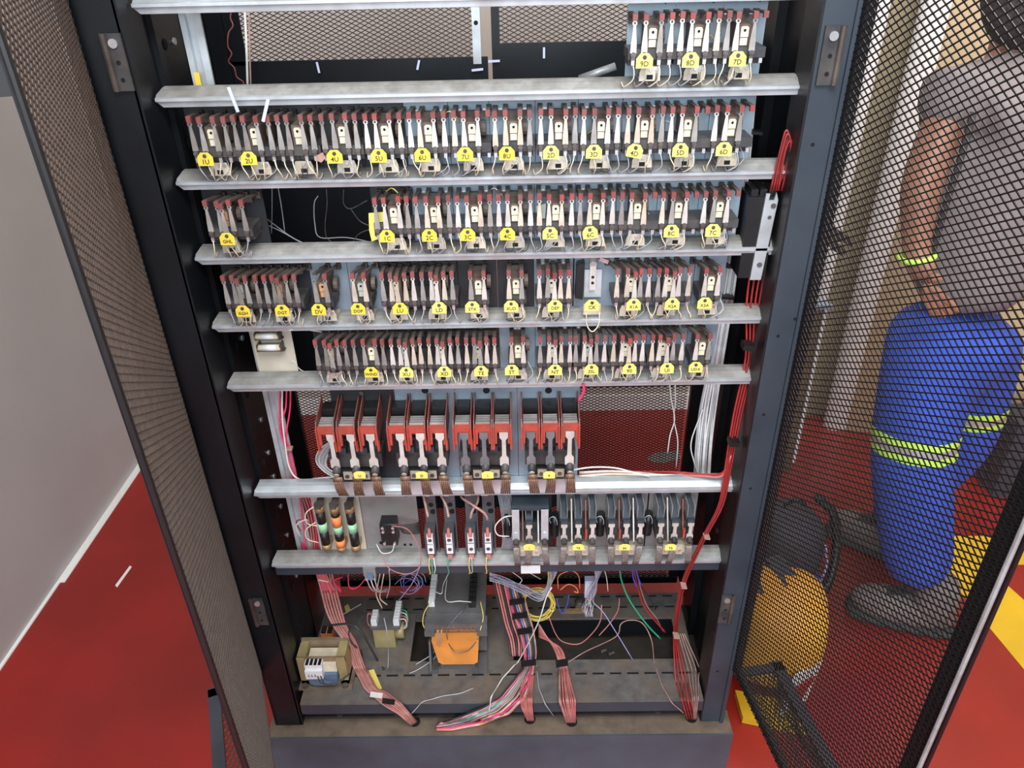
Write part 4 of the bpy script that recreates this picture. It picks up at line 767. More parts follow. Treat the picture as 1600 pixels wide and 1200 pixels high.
wire('coiled_wire', [(362, 15, 0.12), (360, 28, 0.12), (364, 40, 0.12), (357, 52, 0.12), (356, 72, 0.12), (362, 84, 0.12), (357, 96, 0.12), (366, 106, 0.12), (370, 120, 0.12), (380, 128, 0.12), (380, 136, 0.12)], 0.0011, 'tip', label='wavy dull red wire at the top left behind the rails')
wire('straight_cable', [(382, 10, 0.14), (385, 70, 0.14), (387, 140, 0.14)], 0.0020, 'wwhite', label='straight white cable at the top left beside a pink one', cat='cable')
wire('straight_cable', [(389, 10, 0.14), (390, 70, 0.14), (392, 140, 0.14)], 0.0014, 'wsalmon', label='straight pink cable at the top left beside a white one', cat='cable')
for i, (px, py) in enumerate(((610, 300), (770, 300), (925, 210), (1000, 330), (1100, 55), (1040, 195), (700, 180))):
    wire('jumper_wire', [(px-8, py, 0.02), (px+2, py-6, 0.01), (px+12, py+2, 0.01), (px+18, py+12, 0.02)], 0.0008, 'wyel' if i % 2 == 0 else 'wgrey', label='thin jumper wire bowed behind the contact arms of relay %s' % ['1C', '4C', '3D', '6C', '8D', '4D', '6U'][i])
hgw = empty('grey_wire_bundle', (0.0, 0.02, 0.7), 'loose bundle of thin grey wires between the terminals and the first small contactor', 'wire')
for i in range(14): bundle_wire(hgw, [(778+i*2.2, 772, 0.03), (783+i*1.9, 800, 0.02), (786+i*1.6, 830, 0.02), (784+i*1.5, 858, 0.02)], 0.0007, 'wgrey')
wire('hanging_wire', [(807, 806, -0.01), (788, 808, -0.012), (774, 822, -0.014), (778, 836, -0.014), (796, 838, -0.01)], 0.0012, 'wwhite', label='white wire bowing left of the first small contactor')

# ================================================================== BOTTOM COMPARTMENT
ZS = 0.280
# small transformer with blue coil
p = aZ(512, 1062, ZS); t1 = empty('small_transformer', (p.x, p.y+0.006, ZS), 'small transformer with blue coil and yellow frame at the front left', 'transformer'); t1.scale = (1.12, 1.0, 1.15)
MB().box(-0.056, 0.054, -0.034, 0.040, 0.0, 0.004).build('foot_plate', M['rust'], t1)
MB().box(-0.048, -0.032, -0.020, 0.034, 0.004, 0.078).box(0.030, 0.047, -0.020, 0.034, 0.004, 0.078).box(-0.048, 0.047, -0.020, 0.034, 0.004, 0.014).build('core', M['brassy'], t1)
MB().box(-0.048, 0.047, 0.026, 0.034, 0.012, 0.082).box(-0.048, 0.047, -0.018, -0.014, 0.066, 0.078).build('core_top', M['gold'], t1)
MB().prism([(-0.028, 0.018), (-0.018, 0.012), (0.018, 0.012), (0.028, 0.018), (0.029, 0.044), (-0.029, 0.044)], -0.032, 0.03).build('coil', M['blue'], t1)
MB().prism([(-0.029, 0.044), (0.029, 0.044), (0.029, 0.066), (-0.029, 0.066)], -0.024, 0.02).build('coil_wrap', M['coilf'], t1)
MB().box(-0.030, 0.004, -0.040, -0.022, 0.040, 0.062).box(-0.030, 0.004, -0.034, -0.010, 0.062, 0.074).build('terminal_block', M['white'], t1)
for k in range(4): MB().box(-0.028+k*0.0082, -0.0225+k*0.0082, -0.0345, -0.014, 0.0742, 0.0750).build('terminal_slot', M['blackp'], t1)
l = inst('lettering', text_mesh('2 2 3', 0.008), t1, (-0.017, -0.0405, 0.050)); l.rotation_euler = (math.pi/2, 0, 0)
for x in (-0.040, 0.040): MB().cyl((x, -0.028, 0.004), (x, -0.028, 0.010), 0.006, 8).build('bolt', M['bolt'], t1)
for k in range(2): MB().tube(spline([(-0.006+k*0.006, -0.041, 0.050), (0.002+k*0.006, -0.048, 0.036), (0.030, -0.044, 0.030+k*0.006), (0.055, -0.03, 0.045)], 4), 0.0013, 6).build('wire', M['wdark'], t1, True)
# orange terminal block
p = aZ(510, 990, 0.352); ob = empty('orange_terminal_block', (p.x, p.y, 0.280), 'orange terminal block with two black openings behind the small transformer', 'terminal')
MB().box(-0.014, 0.014, 0.0, 0.02, 0.0, 0.072).build('block_body', M['fuseo'], ob)
for sx in (-0.007, 0.007): MB().box(sx-0.0055, sx+0.0055, 0.0, 0.019, 0.0722, 0.076).build('terminal_slot', M['blackp'], ob)
# second transformer, yellow
p = aZ(606, 1012, ZS+0.004); t2 = empty('yellow_transformer', (p.x, p.y+0.014, ZS), 'upright pale yellow transformer with two terminal strips, left of centre', 'transformer'); t2.scale = (1.12, 1.0, 1.12)
MB().box(-0.075, 0.05, -0.07, 0.09, 0.0, 0.003).build('foot_plate', M['shelf'], t2)
MB().box(-0.026, 0.018, -0.014, 0.030, 0.004, 0.060).build('core', M['brassy'], t2)
MB().cyl((0.018, 0.01, 0.034), (0.036, 0.01, 0.034), 0.019, 14).build('coil', M['brassy'], t2, True)
MB().box(-0.030, 0.032, -0.016, 0.034, 0.060, 0.066).build('top_plate', M['core'], t2)
for k, (x, n) in enumerate(((-0.022, 4), (0.024, 7))):
    for j in range(n): MB().box(x-0.006, x+0.006, -0.010+j*0.0088, -0.003+j*0.0088, 0.066, 0.082).cyl((x, -0.0065+j*0.0088, 0.082), (x, -0.0065+j*0.0088, 0.083), 0.0024, 6).build('terminal', M['white'], t2)
for k in range(4): MB().tube(spline([(0.030, 0.0+k*0.01, 0.075), (0.042, -0.004+k*0.008, 0.078), (0.044, -0.004+k*0.006, 0.058), (0.034, 0.0, 0.045)], 4), 0.0011, 5).build('wire', M[['wwhite', 'wpink', 'wwhite', 'wgreen'][k]], t2, True)
for k in range(2): MB().tube(spline([(-0.026, 0.01, 0.08), (-0.034, 0.004-k*0.004, 0.09), (-0.036, -0.004, 0.07), (-0.028, -0.012, 0.064)], 4), 0.0010, 5).build('wire', M['wpink'], t2, True)
# big orange transformer
p = aZ(716, 1050, ZS); t3 = empty('large_transformer', (p.x, p.y+0.03, ZS), 'large transformer with bright orange coil in the middle of the floor pan', 'transformer'); t3.scale = (1.10, 1.0, 1.12)
MB().box(-0.060, -0.042, -0.035, 0.10, 0.0, 0.006).box(0.042, 0.060, -0.035, 0.10, 0.0, 0.006).prism([(-0.035, 0.0), (0.02, 0.0), (0.0, 0.07), (-0.01, 0.07)], -0.058, -0.054, 'yz').box(-0.036, 0.036, -0.022, 0.01, 0.0, 0.030).build('foot_plate', M['core'], t3)
for x in (-0.050,): MB().cyl((x, -0.024, 0.006), (x, -0.024, 0.010), 0.007, 12).build('bolt', M['bolt'], t3)
MB().box(-0.058, 0.060, 0.006, 0.060, 0.026, 0.126).build('core', M['core'], t3)
MB().prism([(-0.038, 0.034), (-0.030, 0.028), (0.034, 0.028), (0.042, 0.034), (0.047, 0.098), (-0.048, 0.098)], -0.034, 0.010).build('coil', M['orange'], t3)
MB().box(-0.062, 0.064, -0.014, 0.010, 0.104, 0.124).box(-0.062, -0.042, -0.024, 0.010, 0.100, 0.112).box(0.044, 0.064, -0.024, 0.010, 0.100, 0.112).build('clamp_bar', M['core'], t3)
MB().box(-0.040, 0.040, -0.016, -0.010, 0.105, 0.1125).box(-0.040, 0.040, -0.016, -0.010, 0.1145, 0.118).build('coil_end', M['copper'], t3)
MB().box(-0.060, 0.060, 0.010, 0.14, 0.126, 0.131).build('top_plate', M['core'], t3)
for j in range(4): MB().box(-0.056, -0.044, 0.030+j*0.022, 0.048+j*0.022, 0.131, 0.146).build('terminal', M['white'], t3)
for j in range(9): MB().box(0.026, 0.040, 0.026+j*0.0145, 0.0375+j*0.0145, 0.131, 0.150).cyl((0.033, 0.032+j*0.0145, 0.150), (0.033, 0.032+j*0.0145, 0.151), 0.0028, 6).build('terminal', M['blackp'], t3)
for k, pts in enumerate(([(-0.05, 0.03, 0.145), (-0.064, 0.015, 0.13), (-0.066, -0.005, 0.115), (-0.054, -0.02, 0.108)], [(0.034, 0.028, 0.145), (0.010, 0.016, 0.16), (-0.02, 0.03, 0.15), (-0.022, 0.10, 0.15)], [(-0.044, 0.06, 0.145), (-0.03, 0.05, 0.15), (-0.028, 0.08, 0.15), (-0.01, 0.13, 0.16)], [(0.02, 0.02, 0.14), (-0.016, -0.02, 0.115), (-0.005, -0.04, 0.075), (0.025, -0.042, 0.078), (0.046, -0.03, 0.10)], [(0.05, 0.03, 0.145), (0.056, 0.0, 0.13), (0.05, -0.02, 0.112)])):
    MB().tube(spline(pts, 5), 0.0010, 5).build('wire', M[['wyel', 'wwhite', 'wwhite', 'bolt', 'wyel'][k]], t3, True)
# small blue and grey connector under the rail
p = aY(577, 893, -0.0); sb = empty('switch_block', (p.x, p.y+0.012, p.z-0.012), 'grey switch block with blue terminals hanging under the bottom rail', 'terminal')
MB().box(-0.0125, 0.0125, -0.012, 0.012, 0, 0.020).box(-0.011, -0.007, -0.012, 0.01, -0.014, 0).box(0.007, 0.0115, -0.012, 0.01, -0.014, 0).build('block_body', M['plateg'], sb)
MB().box(-0.006, 0.006, -0.014, 0.0, -0.010, 0.010).build('terminal', M['blue'], sb)
for k in range(3): MB().tube(spline([(-0.008+k*0.008, -0.012, -0.008), (-0.005+k*0.007, 0.0, -0.05), (0.003+k*0.006, 0.03, -0.09), (0.008+k*0.004, 0.07, -0.12)], 4), 0.0014, 5).build('wire', M[['wgrey', 'wwhite', 'wgrey'][k]], sb, True)
# white connector block at rear right
p = aY(921, 915, 0.12); wc = empty('white_connector', (p.x, p.y, p.z-0.03), 'pale grey connector block with fine wires hanging rear right of the transformer', 'terminal')
MB().box(-0.011, 0.011, -0.008, 0.008, 0, 0.052).build('block_body', M['tiec'], wc)
for k in range(4): MB().box(-0.0098+k*0.0053, -0.0058+k*0.0053, -0.0092, -0.0082, 0.010, 0.045).build('terminal', M['white'], wc)
# relay-like brass parts on rear shelf
p = aZ(900, 955, 0.28); rl = empty('loose_terminal', (p.x, p.y, 0.280), 'small brown terminal and spring lying on the rear shelf', 'terminal')
MB().box(-0.03, 0.03, -0.008, 0.0, 0.0, 0.010).build('block_body', M['brass'], rl); MB().cyl((0.01, 0.0, 0.012), (0.01, 0.022, 0.012), 0.012, 12).build('spring', M['bolt'], rl, True)

# harness: red-grey bundle to the left hole
b1 = empty('pink_wire_harness', (-0.38, 0.1, 0.35), 'pink striped wire harness curving down behind the small transformer to the plinth', 'cable')
for i in range(6):
    d = (i-2.5)*4.6
    bundle_wire(b1, [(505+d, 890, 0.06), (513+d, 920, 0.06), (522+d, 955, 0.07), (532+d*0.8, 980, 0.06), (548+d*0.7, 1005, 0.05), (560+d*0.7, 1040), (580+d*0.8, 1076), (602+d*0.3, 1092-d*0.7), (625+d*0.2, 1108-d*0.6), (647+d*0.3, 1130-d*0.2)], 0.0026, 'wpink' if i % 2 else 'wsalmon')
for px, py, Y, m in ((508, 905, 0.055, 'wcream'), (588, 1086, -0.04, 'wwhite'), (607, 1096, -0.066, 'blackp')):
    c = aY(px, py, Y); MB().obox((0, 0, 0), (0.013, 0, -0.003), (0, 0.006, 0), (0.0004, 0, 0.0012)).build('cable_tie', M[m], b1).location = c-Vector(b1.location)
b2 = empty('multicolour_harness', (0.0, 0.0, 0.35), 'tied harness of grey, red and green wires fanning out onto the plinth edge', 'cable')
cols = ['wdark', 'wgrey', 'wmag', 'wwhite', 'wgreen', 'wdark', 'wgrey', 'wsalmon', 'wblue', 'wyel', 'wdark', 'wpink', 'wwhite', 'wdark', 'wmag', 'wdark', 'wgrey', 'worange']
for i, cc in enumerate(cols):
    d = (i-8.5); j = random.uniform(-1.5, 1.5)
    bundle_wire(b2, [(800+d*1.6, 915, 0.10), (812+d*1.5, 955, 0.09), (822+d*1.3, 985, 0.07), (828+d*1.1, 1020, 0.05), (826+d*0.9, 1042), (816+d*1.7+j, 1066), (800+d*2.2+j, 1090), (775+d*2.4, 1110+d*0.5), (735+d*1.8, 1126+d*0.7), (700+d*0.8, 1134+d*0.7), (682, 1136+d*0.5)], 0.0022, cc)
for px, py, Y in ((808, 940, 0.075), (812, 962, 0.07), (820, 986, 0.055), (826, 1036, 0.02)):
    c = aY(px, py, Y); MB().obox((0, 0, 0), (0.017, 0, 0.003), (0, 0.008, 0), (0, 0, 0.0011)).build('cable_tie', M['blackp'], b2).location = c-Vector(b2.location)
b3 = empty('red_wire_bundle', (-0.0, 0.1, 0.38), 'salmon red wire bundle left of the multicolour harness', 'cable')
for i in range(7):
    d = (i-3)*4
    bundle_wire(b3, [(782+d, 905, 0.10), (790+d, 940, 0.09), (798+d, 975, 0.08), (806+d, 1000, 0.07), (808+d*0.8, 1025, 0.05)], 0.0022, 'wpink' if i % 3 else 'wdark')
b3b = empty('red_wire_bundle', (0.0, -0.05, 0.22), 'short salmon bundle dropping into the middle plinth hole', 'cable')
for i in range(7):
    d = (i-3)*2.4
    bundle_wire(b3b, [(826+d, 1055), (822+d*1.2, 1082), (823+d*1.1, 1104), (829+d*0.6, 1126)], 0.0019, 'wpink')
b4 = empty('red_wire_bundle', (0.08, 0.0, 0.3), 'thick red wire bundle curving into the plinth hole right of centre', 'cable')
for i in range(14):
    d = (i-6.5); j = random.uniform(-2, 2)
    bundle_wire(b4, [(842, 985+d*1.5, 0.07), (856+d*0.4, 998+d*0.6, 0.05), (872+d*0.8, 1015, 0.05), (880+d*0.8, 1040), (882+d*1.2+j, 1064), (886+d*1.8+j, 1095), (892+d*1.0, 1129)], 0.0019, 'wpink' if i % 4 else 'wsalmon')
c = aY(878, 1036, -0.01); MB().obox((0, 0, 0), (0.013, 0, 0.003), (0, 0.009, 0), (0, 0, 0.0013)).build('cable_tie', M['blackp'], b4).location = c-Vector(b4.location)
b5 = empty('yellow_wire_coil', (0.05, 0.15, 0.36), 'coil of yellow wire hanging behind the harness', 'wire')
for i in range(9):
    a = random.uniform(0, 0.5); cx, cy = 838+random.uniform(-3, 3), 945+random.uniform(-3, 3); rx, ry = 22+i*0.7, 20+i*0.6
    bundle_wire(b5, [(cx+rx*math.cos(a+k*math.pi/4)+k*0.2, cy+ry*math.sin(a+k*math.pi/4), 0.10+0.004*math.sin(k)) for k in range(9)], 0.0013, 'wyel', 5, 4)
for i in range(3): bundle_wire(b5, [(856+i*2, 885, 0.10), (857+i*2, 905, 0.10), (856+i, 930, 0.10)], 0.0015, 'wyel')
b6 = empty('grey_wire_fan', (0.0, 0.08, 0.45), 'fan of pale blue grey wires running right from the transformer top', 'wire')
for i in range(12): jj = [random.uniform(-5, 5) for _ in range(4)]; bundle_wire(b6, [(765, 894+i*1.2, 0.06), (790, 902+i*1.4+jj[0], 0.07), (820+jj[1], 915+i*1.3+jj[1], 0.08), (848, 925+i*0.9+jj[2], 0.09), (858+i+jj[3], 905-i*1.5, 0.10), (856+i*0.6, 884, 0.10)], 0.0010, 'wgrey' if i % 3 else 'wviolet', 5, 4)
lw_specs = [([(862, 918, 0.0), (853, 935, 0.0), (840, 975, 0.0), (812, 1030), (785, 1060), (768, 1088), (764, 1112)], 'wwhite', 0.0014, 'long white wire curving from the yellow coil down to the plinth'),
 ([(938, 890, 0.05), (925, 935, 0.10), (945, 960, 0.08), (990, 1033)], 'wviolet', 0.0012, 'straight pale violet wire crossing to the front shelf'),
 ([(968, 888, 0.10), (972, 910, 0.10), (985, 940, 0.10), (1010, 975, 0.10), (1032, 998, 0.10)], 'wgreen', 0.0020, 'thick green and white wire curving down to the right'),
 ([(990, 888, 0.10), (996, 915, 0.10), (1005, 945, 0.10), (1022, 968, 0.10), (1040, 988, 0.10)], 'wred', 0.0018, 'red wire curving down right beside a blue one'),
 ([(994, 888, 0.11), (999, 912, 0.11), (1010, 945, 0.11), (1025, 965, 0.11), (1036, 986, 0.11)], 'wpink', 0.0014, 'pink wire curving down right beside the red one'),
 ([(988, 888, 0.09), (990, 905, 0.09), (996, 918, 0.09)], 'wblue', 0.0018, 'short bright blue wire at the left of its pair'),
 ([(993, 888, 0.09), (998, 905, 0.09), (1002, 914, 0.09)], 'wblue', 0.0018, 'short bright blue wire at the right of its pair'),
 ([(1000, 915, 0.12), (1015, 935, 0.12), (1024, 952, 0.12)], 'wdark', 0.0014, 'dark grey wire sloping down right behind the red wires'),
 ([(886, 1036), (915, 1018, 0.07), (962, 995, 0.05), (970, 975, 0.07), (985, 969, 0.07), (1004, 974, 0.07), (1018, 1000, 0.04), (1022, 1034), (1034, 1070), (1050, 1098), (1068, 1114)], 'wsalmon', 0.0011, 'long thin brown grey wire wandering across the right-hand pit'),
 ([(858, 965, 0.10), (868, 990, 0.09), (880, 1003, 0.08), (905, 1006, 0.08), (925, 990, 0.08), (938, 970, 0.08), (940, 945, 0.09)], 'wpink', 0.0013, 'pink wire sagging in a wide curve behind the thick bundle'),
 ([(936, 993, 0.08), (952, 975, 0.09), (965, 955, 0.10), (968, 935, 0.11)], 'wpink', 0.0012, 'short pink wire rising beside the violet wire'),
 ([(872, 920, 0.08), (873, 900, 0.08), (892, 892, 0.08), (904, 900, 0.08), (906, 920, 0.08)], 'worange', 0.0011, 'orange wire arching over a pale connector'),
 ([(875, 922, 0.09), (888, 913, 0.09), (900, 918, 0.09), (903, 926, 0.09), (897, 924, 0.09)], 'worange', 0.0013, 'orange wire curled at the left of the pale connector'),
 ([(889, 930, 0.09), (886, 945, 0.09), (880, 958, 0.09), (874, 952, 0.09), (870, 935, 0.09)], 'wblue', 0.0012, 'violet blue wire in a V left of the brown terminal'),
 ([(643, 1115), (660, 1097), (690, 1088), (720, 1083), (740, 1075)], 'wgrey', 0.0011, 'grey wire arching from the left plinth hole across the shelf lip'),
 ([(836, 1000, 0.0), (838, 1040), (842, 1075), (852, 1100), (866, 1120)], 'wgrey', 0.0010, 'thin grey wire hanging between the two central bundles'),
 ([(690, 985, 0.0), (688, 1005, 0.02), (680, 1027, 0.06), (655, 1045), (640, 1052)], 'wgrey', 0.0011, 'grey wire curling left from the large transformer, outer one'),
 ([(684, 985, 0.0), (684, 1005, 0.02), (675, 1022, 0.07), (650, 1038)], 'wgrey', 0.0011, 'grey wire curling left from the large transformer, inner one'),
 ([(516, 977, 0.05), (545, 975, 0.03), (562, 984, 0.02), (575, 1005, 0.02), (590, 1032), (600, 1046)], 'wdark', 0.0026, 'thick dark cable arching from the orange block to the yellow transformer plate'),
 ([(550, 978, 0.03), (545, 990, 0.03), (550, 1005, 0.03), (565, 1020, 0.07), (562, 1036)], 'wdark', 0.0018, 'dark wire hanging beside the pink harness'),
 ([(600, 965, 0.02), (605, 990, 0.0), (607, 1020, 0.05), (606, 1045)], 'wgrey', 0.0009, 'thin grey wire hanging before the yellow transformer'),
 ([(594, 895, 0.04), (590, 915, 0.06), (588, 930, 0.08), (597, 950, 0.09)], 'wcream', 0.0014, 'cream wire dropping to the yellow transformer strip, left one'),
 ([(600, 895, 0.04), (596, 918, 0.06), (594, 935, 0.08), (605, 945, 0.09)], 'wcream', 0.0014, 'cream wire dropping to the yellow transformer strip, right one'),
 ([(656, 885, 0.0), (645, 910, 0.02), (630, 930, 0.04), (622, 940, 0.06)], 'wviolet', 0.0010, 'violet grey wire slanting down to the right terminal strip'),
 ([(608, 890, 0.0), (609, 915, 0.02), (604, 935, 0.04)], 'wgrey', 0.0010, 'grey wire dropping from the relay socket to the yellow transformer'),
 ([(535, 902, 0.06), (522, 908, 0.06), (532, 925, 0.06), (530, 918, 0.07), (518, 907, 0.07)], 'wmag', 0.0013, 'bright pink wire looped beside the harness tie'),
 ([(544, 895, 0.06), (545, 915, 0.06), (552, 920, 0.06), (562, 915, 0.06), (570, 905, 0.06)], 'wmag', 0.0013, 'bright pink wire hooked left of the blue terminals'),
 ([(790, 880, 0.05), (800, 893, 0.05), (815, 905, 0.06), (812, 912, 0.06)], 'wwhite', 0.0009, 'white wire arching above the red bundle'),
 ([(820, 890, 0.05), (836, 900, 0.06), (845, 905, 0.08)], 'wwhite', 0.0010, 'white wire sloping to the yellow coil'),
 ([(944, 888, 0.10), (948, 905, 0.10), (950, 924, 0.10)], 'wwhite', 0.0010, 'short white wire right of the pale connector')]
for i, (pts, m, r, lb) in enumerate(lw_specs): wire('loose_wire', pts, r, m, label=lb, lift=0.024 if i == 0 else 0.0)
fine = empty('fine_wire_tangle', (0.12, 0.15, 0.40), 'tangle of fine grey and violet wires around the pale connector', 'wire')
for i in range(16):
    x = 905+i*2.2; bundle_wire(fine, [(928+i*1.0, 885, 0.08), (930+i*0.3, 905, 0.09), (922+random.uniform(-8, 8), 930, 0.10), (915+random.uniform(-6, 14), 950, 0.11), (917+random.uniform(-4, 10), 964, 0.11)], 0.0007, random.choice(['wgrey', 'wviolet', 'wwhite']), 4, 4)
for i in range(10):
    a = random.uniform(0, 6.28); cx, cy = 640+random.uniform(-8, 8), 912+random.uniform(-8, 8)
    bundle_wire(fine, [(cx+18*math.cos(a+k*0.9), cy+14*math.sin(a+k*0.9), 0.14) for k in range(5)], 0.0008, random.choice(['wgrey', 'wdark', 'wviolet', 'wblue']), 4, 4)
def zslip(name, pts, Z, m, label):
    P = [aZ(x, y, Z) for x, y in pts]; o = P[0]
    if sum(P[i].x*P[(i+1) % len(P)].y-P[(i+1) % len(P)].x*P[i].y for i in range(len(P))) < 0: P.reverse()
    tagp(MB().prism([(p.x-o.x, p.y-o.y) for p in P], 0.0003, 0.0012, 'xy').build(name, M[m], None, False, o), label, 'paper')
zslip('paper_slip', [(576, 1048), (584, 1046), (590, 1060), (597, 1076), (592, 1078), (582, 1062)], ZS, 'tag2', 'yellow paper slip on the shelf right of the small transformer')
zslip('paper_slip', [(538, 948), (544, 944), (548, 954), (541, 959)], ZS, 'tag2', 'small yellow paper flag behind the orange terminal block')
zslip('paper_slip', [(953, 1104), (956, 1098), (968, 1099), (980, 1106)], 0.185, 'white', 'white torn paper on the plinth edge')
A, B = aZ(536, 960, ZS+0.004), aZ(564, 944, ZS+0.004)
tagp(MB().cyl((0, 0, 0), B-A, 0.0012, 6).build('plastic_strip', M['white'], None, False, A), 'thin white plastic strip lying behind the orange block', 'strip')
for i, (px, py) in enumerate(((890, 990), (940, 1020), (952, 1024), (800, 1020))):
    p = aZ(px, py, 0.196); tagp(MB().cyl((0, 0, 0.004), (0.012, 0.004, 0.005), 0.004, 8).cyl((0, 0, 0.004), (-0.003, -0.001, 0.004), 0.006, 6).build('loose_bolt', M['bolt'], None, False, p), ['loose bolt in the pit left of the violet wire', 'loose bolt in the pit, left one of a close pair', 'loose bolt in the pit, right one of a close pair', 'loose bolt in the pit behind the central harness'][i], 'bolt')

# ================================================================== RIGHT BACKGROUND
# pedestal table
dk = empty('side_table', (0.93, 1.14, 0), 'small brown table with blue grey top and white edges by the back wall', 'table')
MB().add([(-0.10, -0.05, 0.665), (0.055, -0.06, 0.665), (0.00, 0.10, 0.665), (-0.05, 0.10, 0.665), (-0.10, -0.05, 0.68), (0.055, -0.06, 0.68), (0.00, 0.10, 0.68), (-0.05, 0.10, 0.68)], [(0, 1, 2, 3), (4, 5, 6, 7), (0, 1, 5, 4), (1, 2, 6, 5), (2, 3, 7, 6), (3, 0, 4, 7)]).build('table_top', M['tblue'], dk)
MB().box(-0.035, 0.035, -0.04, 0.02, 0.0, 0.665).build('cabinet_side', M['wood'], dk)
MB().box(0.036, 0.046, -0.046, 0.0, 0.05, 0.665).box(-0.046, -0.036, -0.046, 0.0, 0.05, 0.665).build('white_edge', M['wgloss'], dk)
# bags
def blob(c, rad, p=1.0, mtx=None, n=20, m=14): return MB().ell(c, rad, n, m, p, mtx)
bg_ = empty('orange_bag', (0.645, 0.25, 0), 'bulging orange and yellow tool bag behind the right mesh door', 'bag')
rz = Matrix.Rotation(math.radians(-18), 3, 'Z') @ Matrix.Rotation(math.radians(12), 3, 'X')
blob((0.0, 0.0, 0.17), (0.120, 0.13, 0.165), 0.7, rz).build('bag_body', M['bago'], bg_, True)
MB().obox((-0.060, 0.02, 0.318), (0.022, 0.008, 0), (-0.014, 0.045, 0.006), (0, 0, 0.010)).obox((0.0, 0.03, 0.330), (0.022, 0.008, 0), (-0.014, 0.042, 0.006), (0, 0, 0.010)).build('strap', M['bagk'], bg_)
MB().obox((0.030, -0.140, 0.110), (0.036, 0.022, 0), (0.004, -0.003, 0.0), (0.012, 0.010, 0.062)).build('label_panel', M['white'], bg_)
MB().obox((0.030, -0.148, 0.125), (0.028, 0.017, 0), (0.002, -0.002, 0.0), (0.003, 0.002, 0.014)).obox((0.034, -0.147, 0.09), (0.006, 0.0036, 0), (0.002, -0.002, 0.0), (0.008, 0.006, 0.026)).obox((0.016, -0.156, 0.09), (0.005, 0.0036, 0), (0.002, -0.002, 0.0), (0.008, 0.006, 0.03)).build('red_print', M['wred'], bg_)
MB().obox((-0.03, -0.14, 0.012), (0.075, -0.02, 0), (0.0, 0.04, 0.0), (0, 0, 0.011)).build('bag_base', M['yfloor'], bg_)
bp = empty('black_backpack', (0.80, 0.57, 0), 'glossy black rucksack standing behind the orange bag', 'bag')
blob((-0.03, 0.02, 0.135), (0.105, 0.10, 0.135), 0.7, Matrix.Rotation(0.3, 3, 'Z')).build('bag_body', M['bagk'], bp, True)
MB().tube(spline([(0.05, 0.05, 0.29), (0.10, 0.03, 0.24), (0.12, 0.0, 0.14), (0.09, -0.06, 0.04), (0.02, -0.10, 0.02)], 6), 0.014, 8).build('strap', M['blackp'], bp, True)
MB().tube(spline([(-0.06, 0.0, 0.30), (-0.03, -0.01, 0.33), (0.0, 0.0, 0.30)], 6), 0.006, 8).build('carry_handle', M['blackp'], bp, True)
MB().tube(spline([(0.045, -0.08, 0.22), (0.06, -0.085, 0.15), (0.05, -0.09, 0.08)], 6), 0.004, 8).build('zip', M['wviolet'], bp, True)
p = aZ(1264, 915, 0.02); tagp(MB().ell((0, 0, 0.03), (0.035, 0.035, 0.03), 12, 8, 0.6).build('blue_pouch', M['wblue'], None, True, (p.x, p.y, 0)), 'small bright blue pouch between the bags', 'pouch')
p = aY(1610, 670, 1.0); kc = empty('black_case', (p.x+0.02, 1.0, 0), 'black tool case at the right behind the person', 'case')
MB().box(-0.10, 0.18, -0.05, 0.08, 0.0, p.z+0.05).build('case_body', M['bagk'], kc); MB().box(0.0, 0.08, -0.01, 0.02, p.z+0.05, p.z+0.07).build('carry_handle', M['blackp'], kc)

# ------------------------------------------------------------------ person
def skin_mesh(name, verts, edges, rad, m, parent, sub=2, root=0):
    me = bpy.data.meshes.new(name); me.from_pydata(verts, edges, []); o = bpy.data.objects.new(name, me); COL.objects.link(o)
    sk = o.modifiers.new('s', 'SKIN'); sk.use_smooth_shade = True
    for i, v in enumerate(me.skin_vertices[0].data): v.radius = rad[i] if isinstance(rad[i], tuple) else (rad[i], rad[i]); v.use_root = (i == root)
    ss = o.modifiers.new('u', 'SUBSURF'); ss.levels = sub; ss.render_levels = sub
    dg = bpy.context.evaluated_depsgraph_get(); dg.update(); me2 = bpy.data.meshes.new_from_object(o.evaluated_get(dg)); bpy.data.objects.remove(o)
    me2.materials.clear(); me2.materials.append(m); me2.polygons.foreach_set('use_smooth', [True]*len(me2.polygons)); me2.name = name
    return inst(name, me2, parent)
PO = Vector((1.08, 0.48, 0)); person = empty('person', PO, 'person in grey shirt and blue work trousers standing with a hand on the hip', 'person')
def Q(px, py, Y): return tuple(aY(px, py, Y)-PO)
def V(x, y, z): return (x-PO.x, y-PO.y, z)
sh_l = aY(1478, 150, 0.50); hipc = aY(1530, 500, 0.52)
pel = V(hipc.x+0.005, 0.53, 0.92); chest = V(1.035, 0.54, 1.28); neck = V(1.015, 0.56, 1.49)
sl_ = tuple(Vector(Q(1492, 150, 0.50))); sr_ = V(1.24, 0.55, 1.42)
elb = Q(1438, 290, 0.44); wri = Q(1432, 402, 0.40); palm = Q(1448, 440, 0.362)
kn1 = Q(1422, 700, 0.44); an1 = Q(1432, 915, 0.42); kn2 = Q(1505, 690, 0.66); an2 = Q(1378, 830, 0.76)
bv = [pel, chest, neck, V(1.01, 0.555, 1.54), V(1.0, 0.55, 1.60), sl_, elb, wri, palm, sr_, V(1.33, 0.50, 1.14), V(1.22, 0.36, 1.02), V(1.03, 0.54, 1.42)]
be = [(0, 1), (1, 12), (12, 2), (2, 3), (3, 4), (12, 5), (5, 6), (6, 7), (7, 8), (12, 9), (9, 10), (10, 11)]
br_ = [(0.12, 0.09), (0.12, 0.09), 0.050, 0.060, (0.078, 0.095), 0.048, 0.044, 0.028, (0.038, 0.020), 0.048, 0.042, 0.030, (0.09, 0.07)]
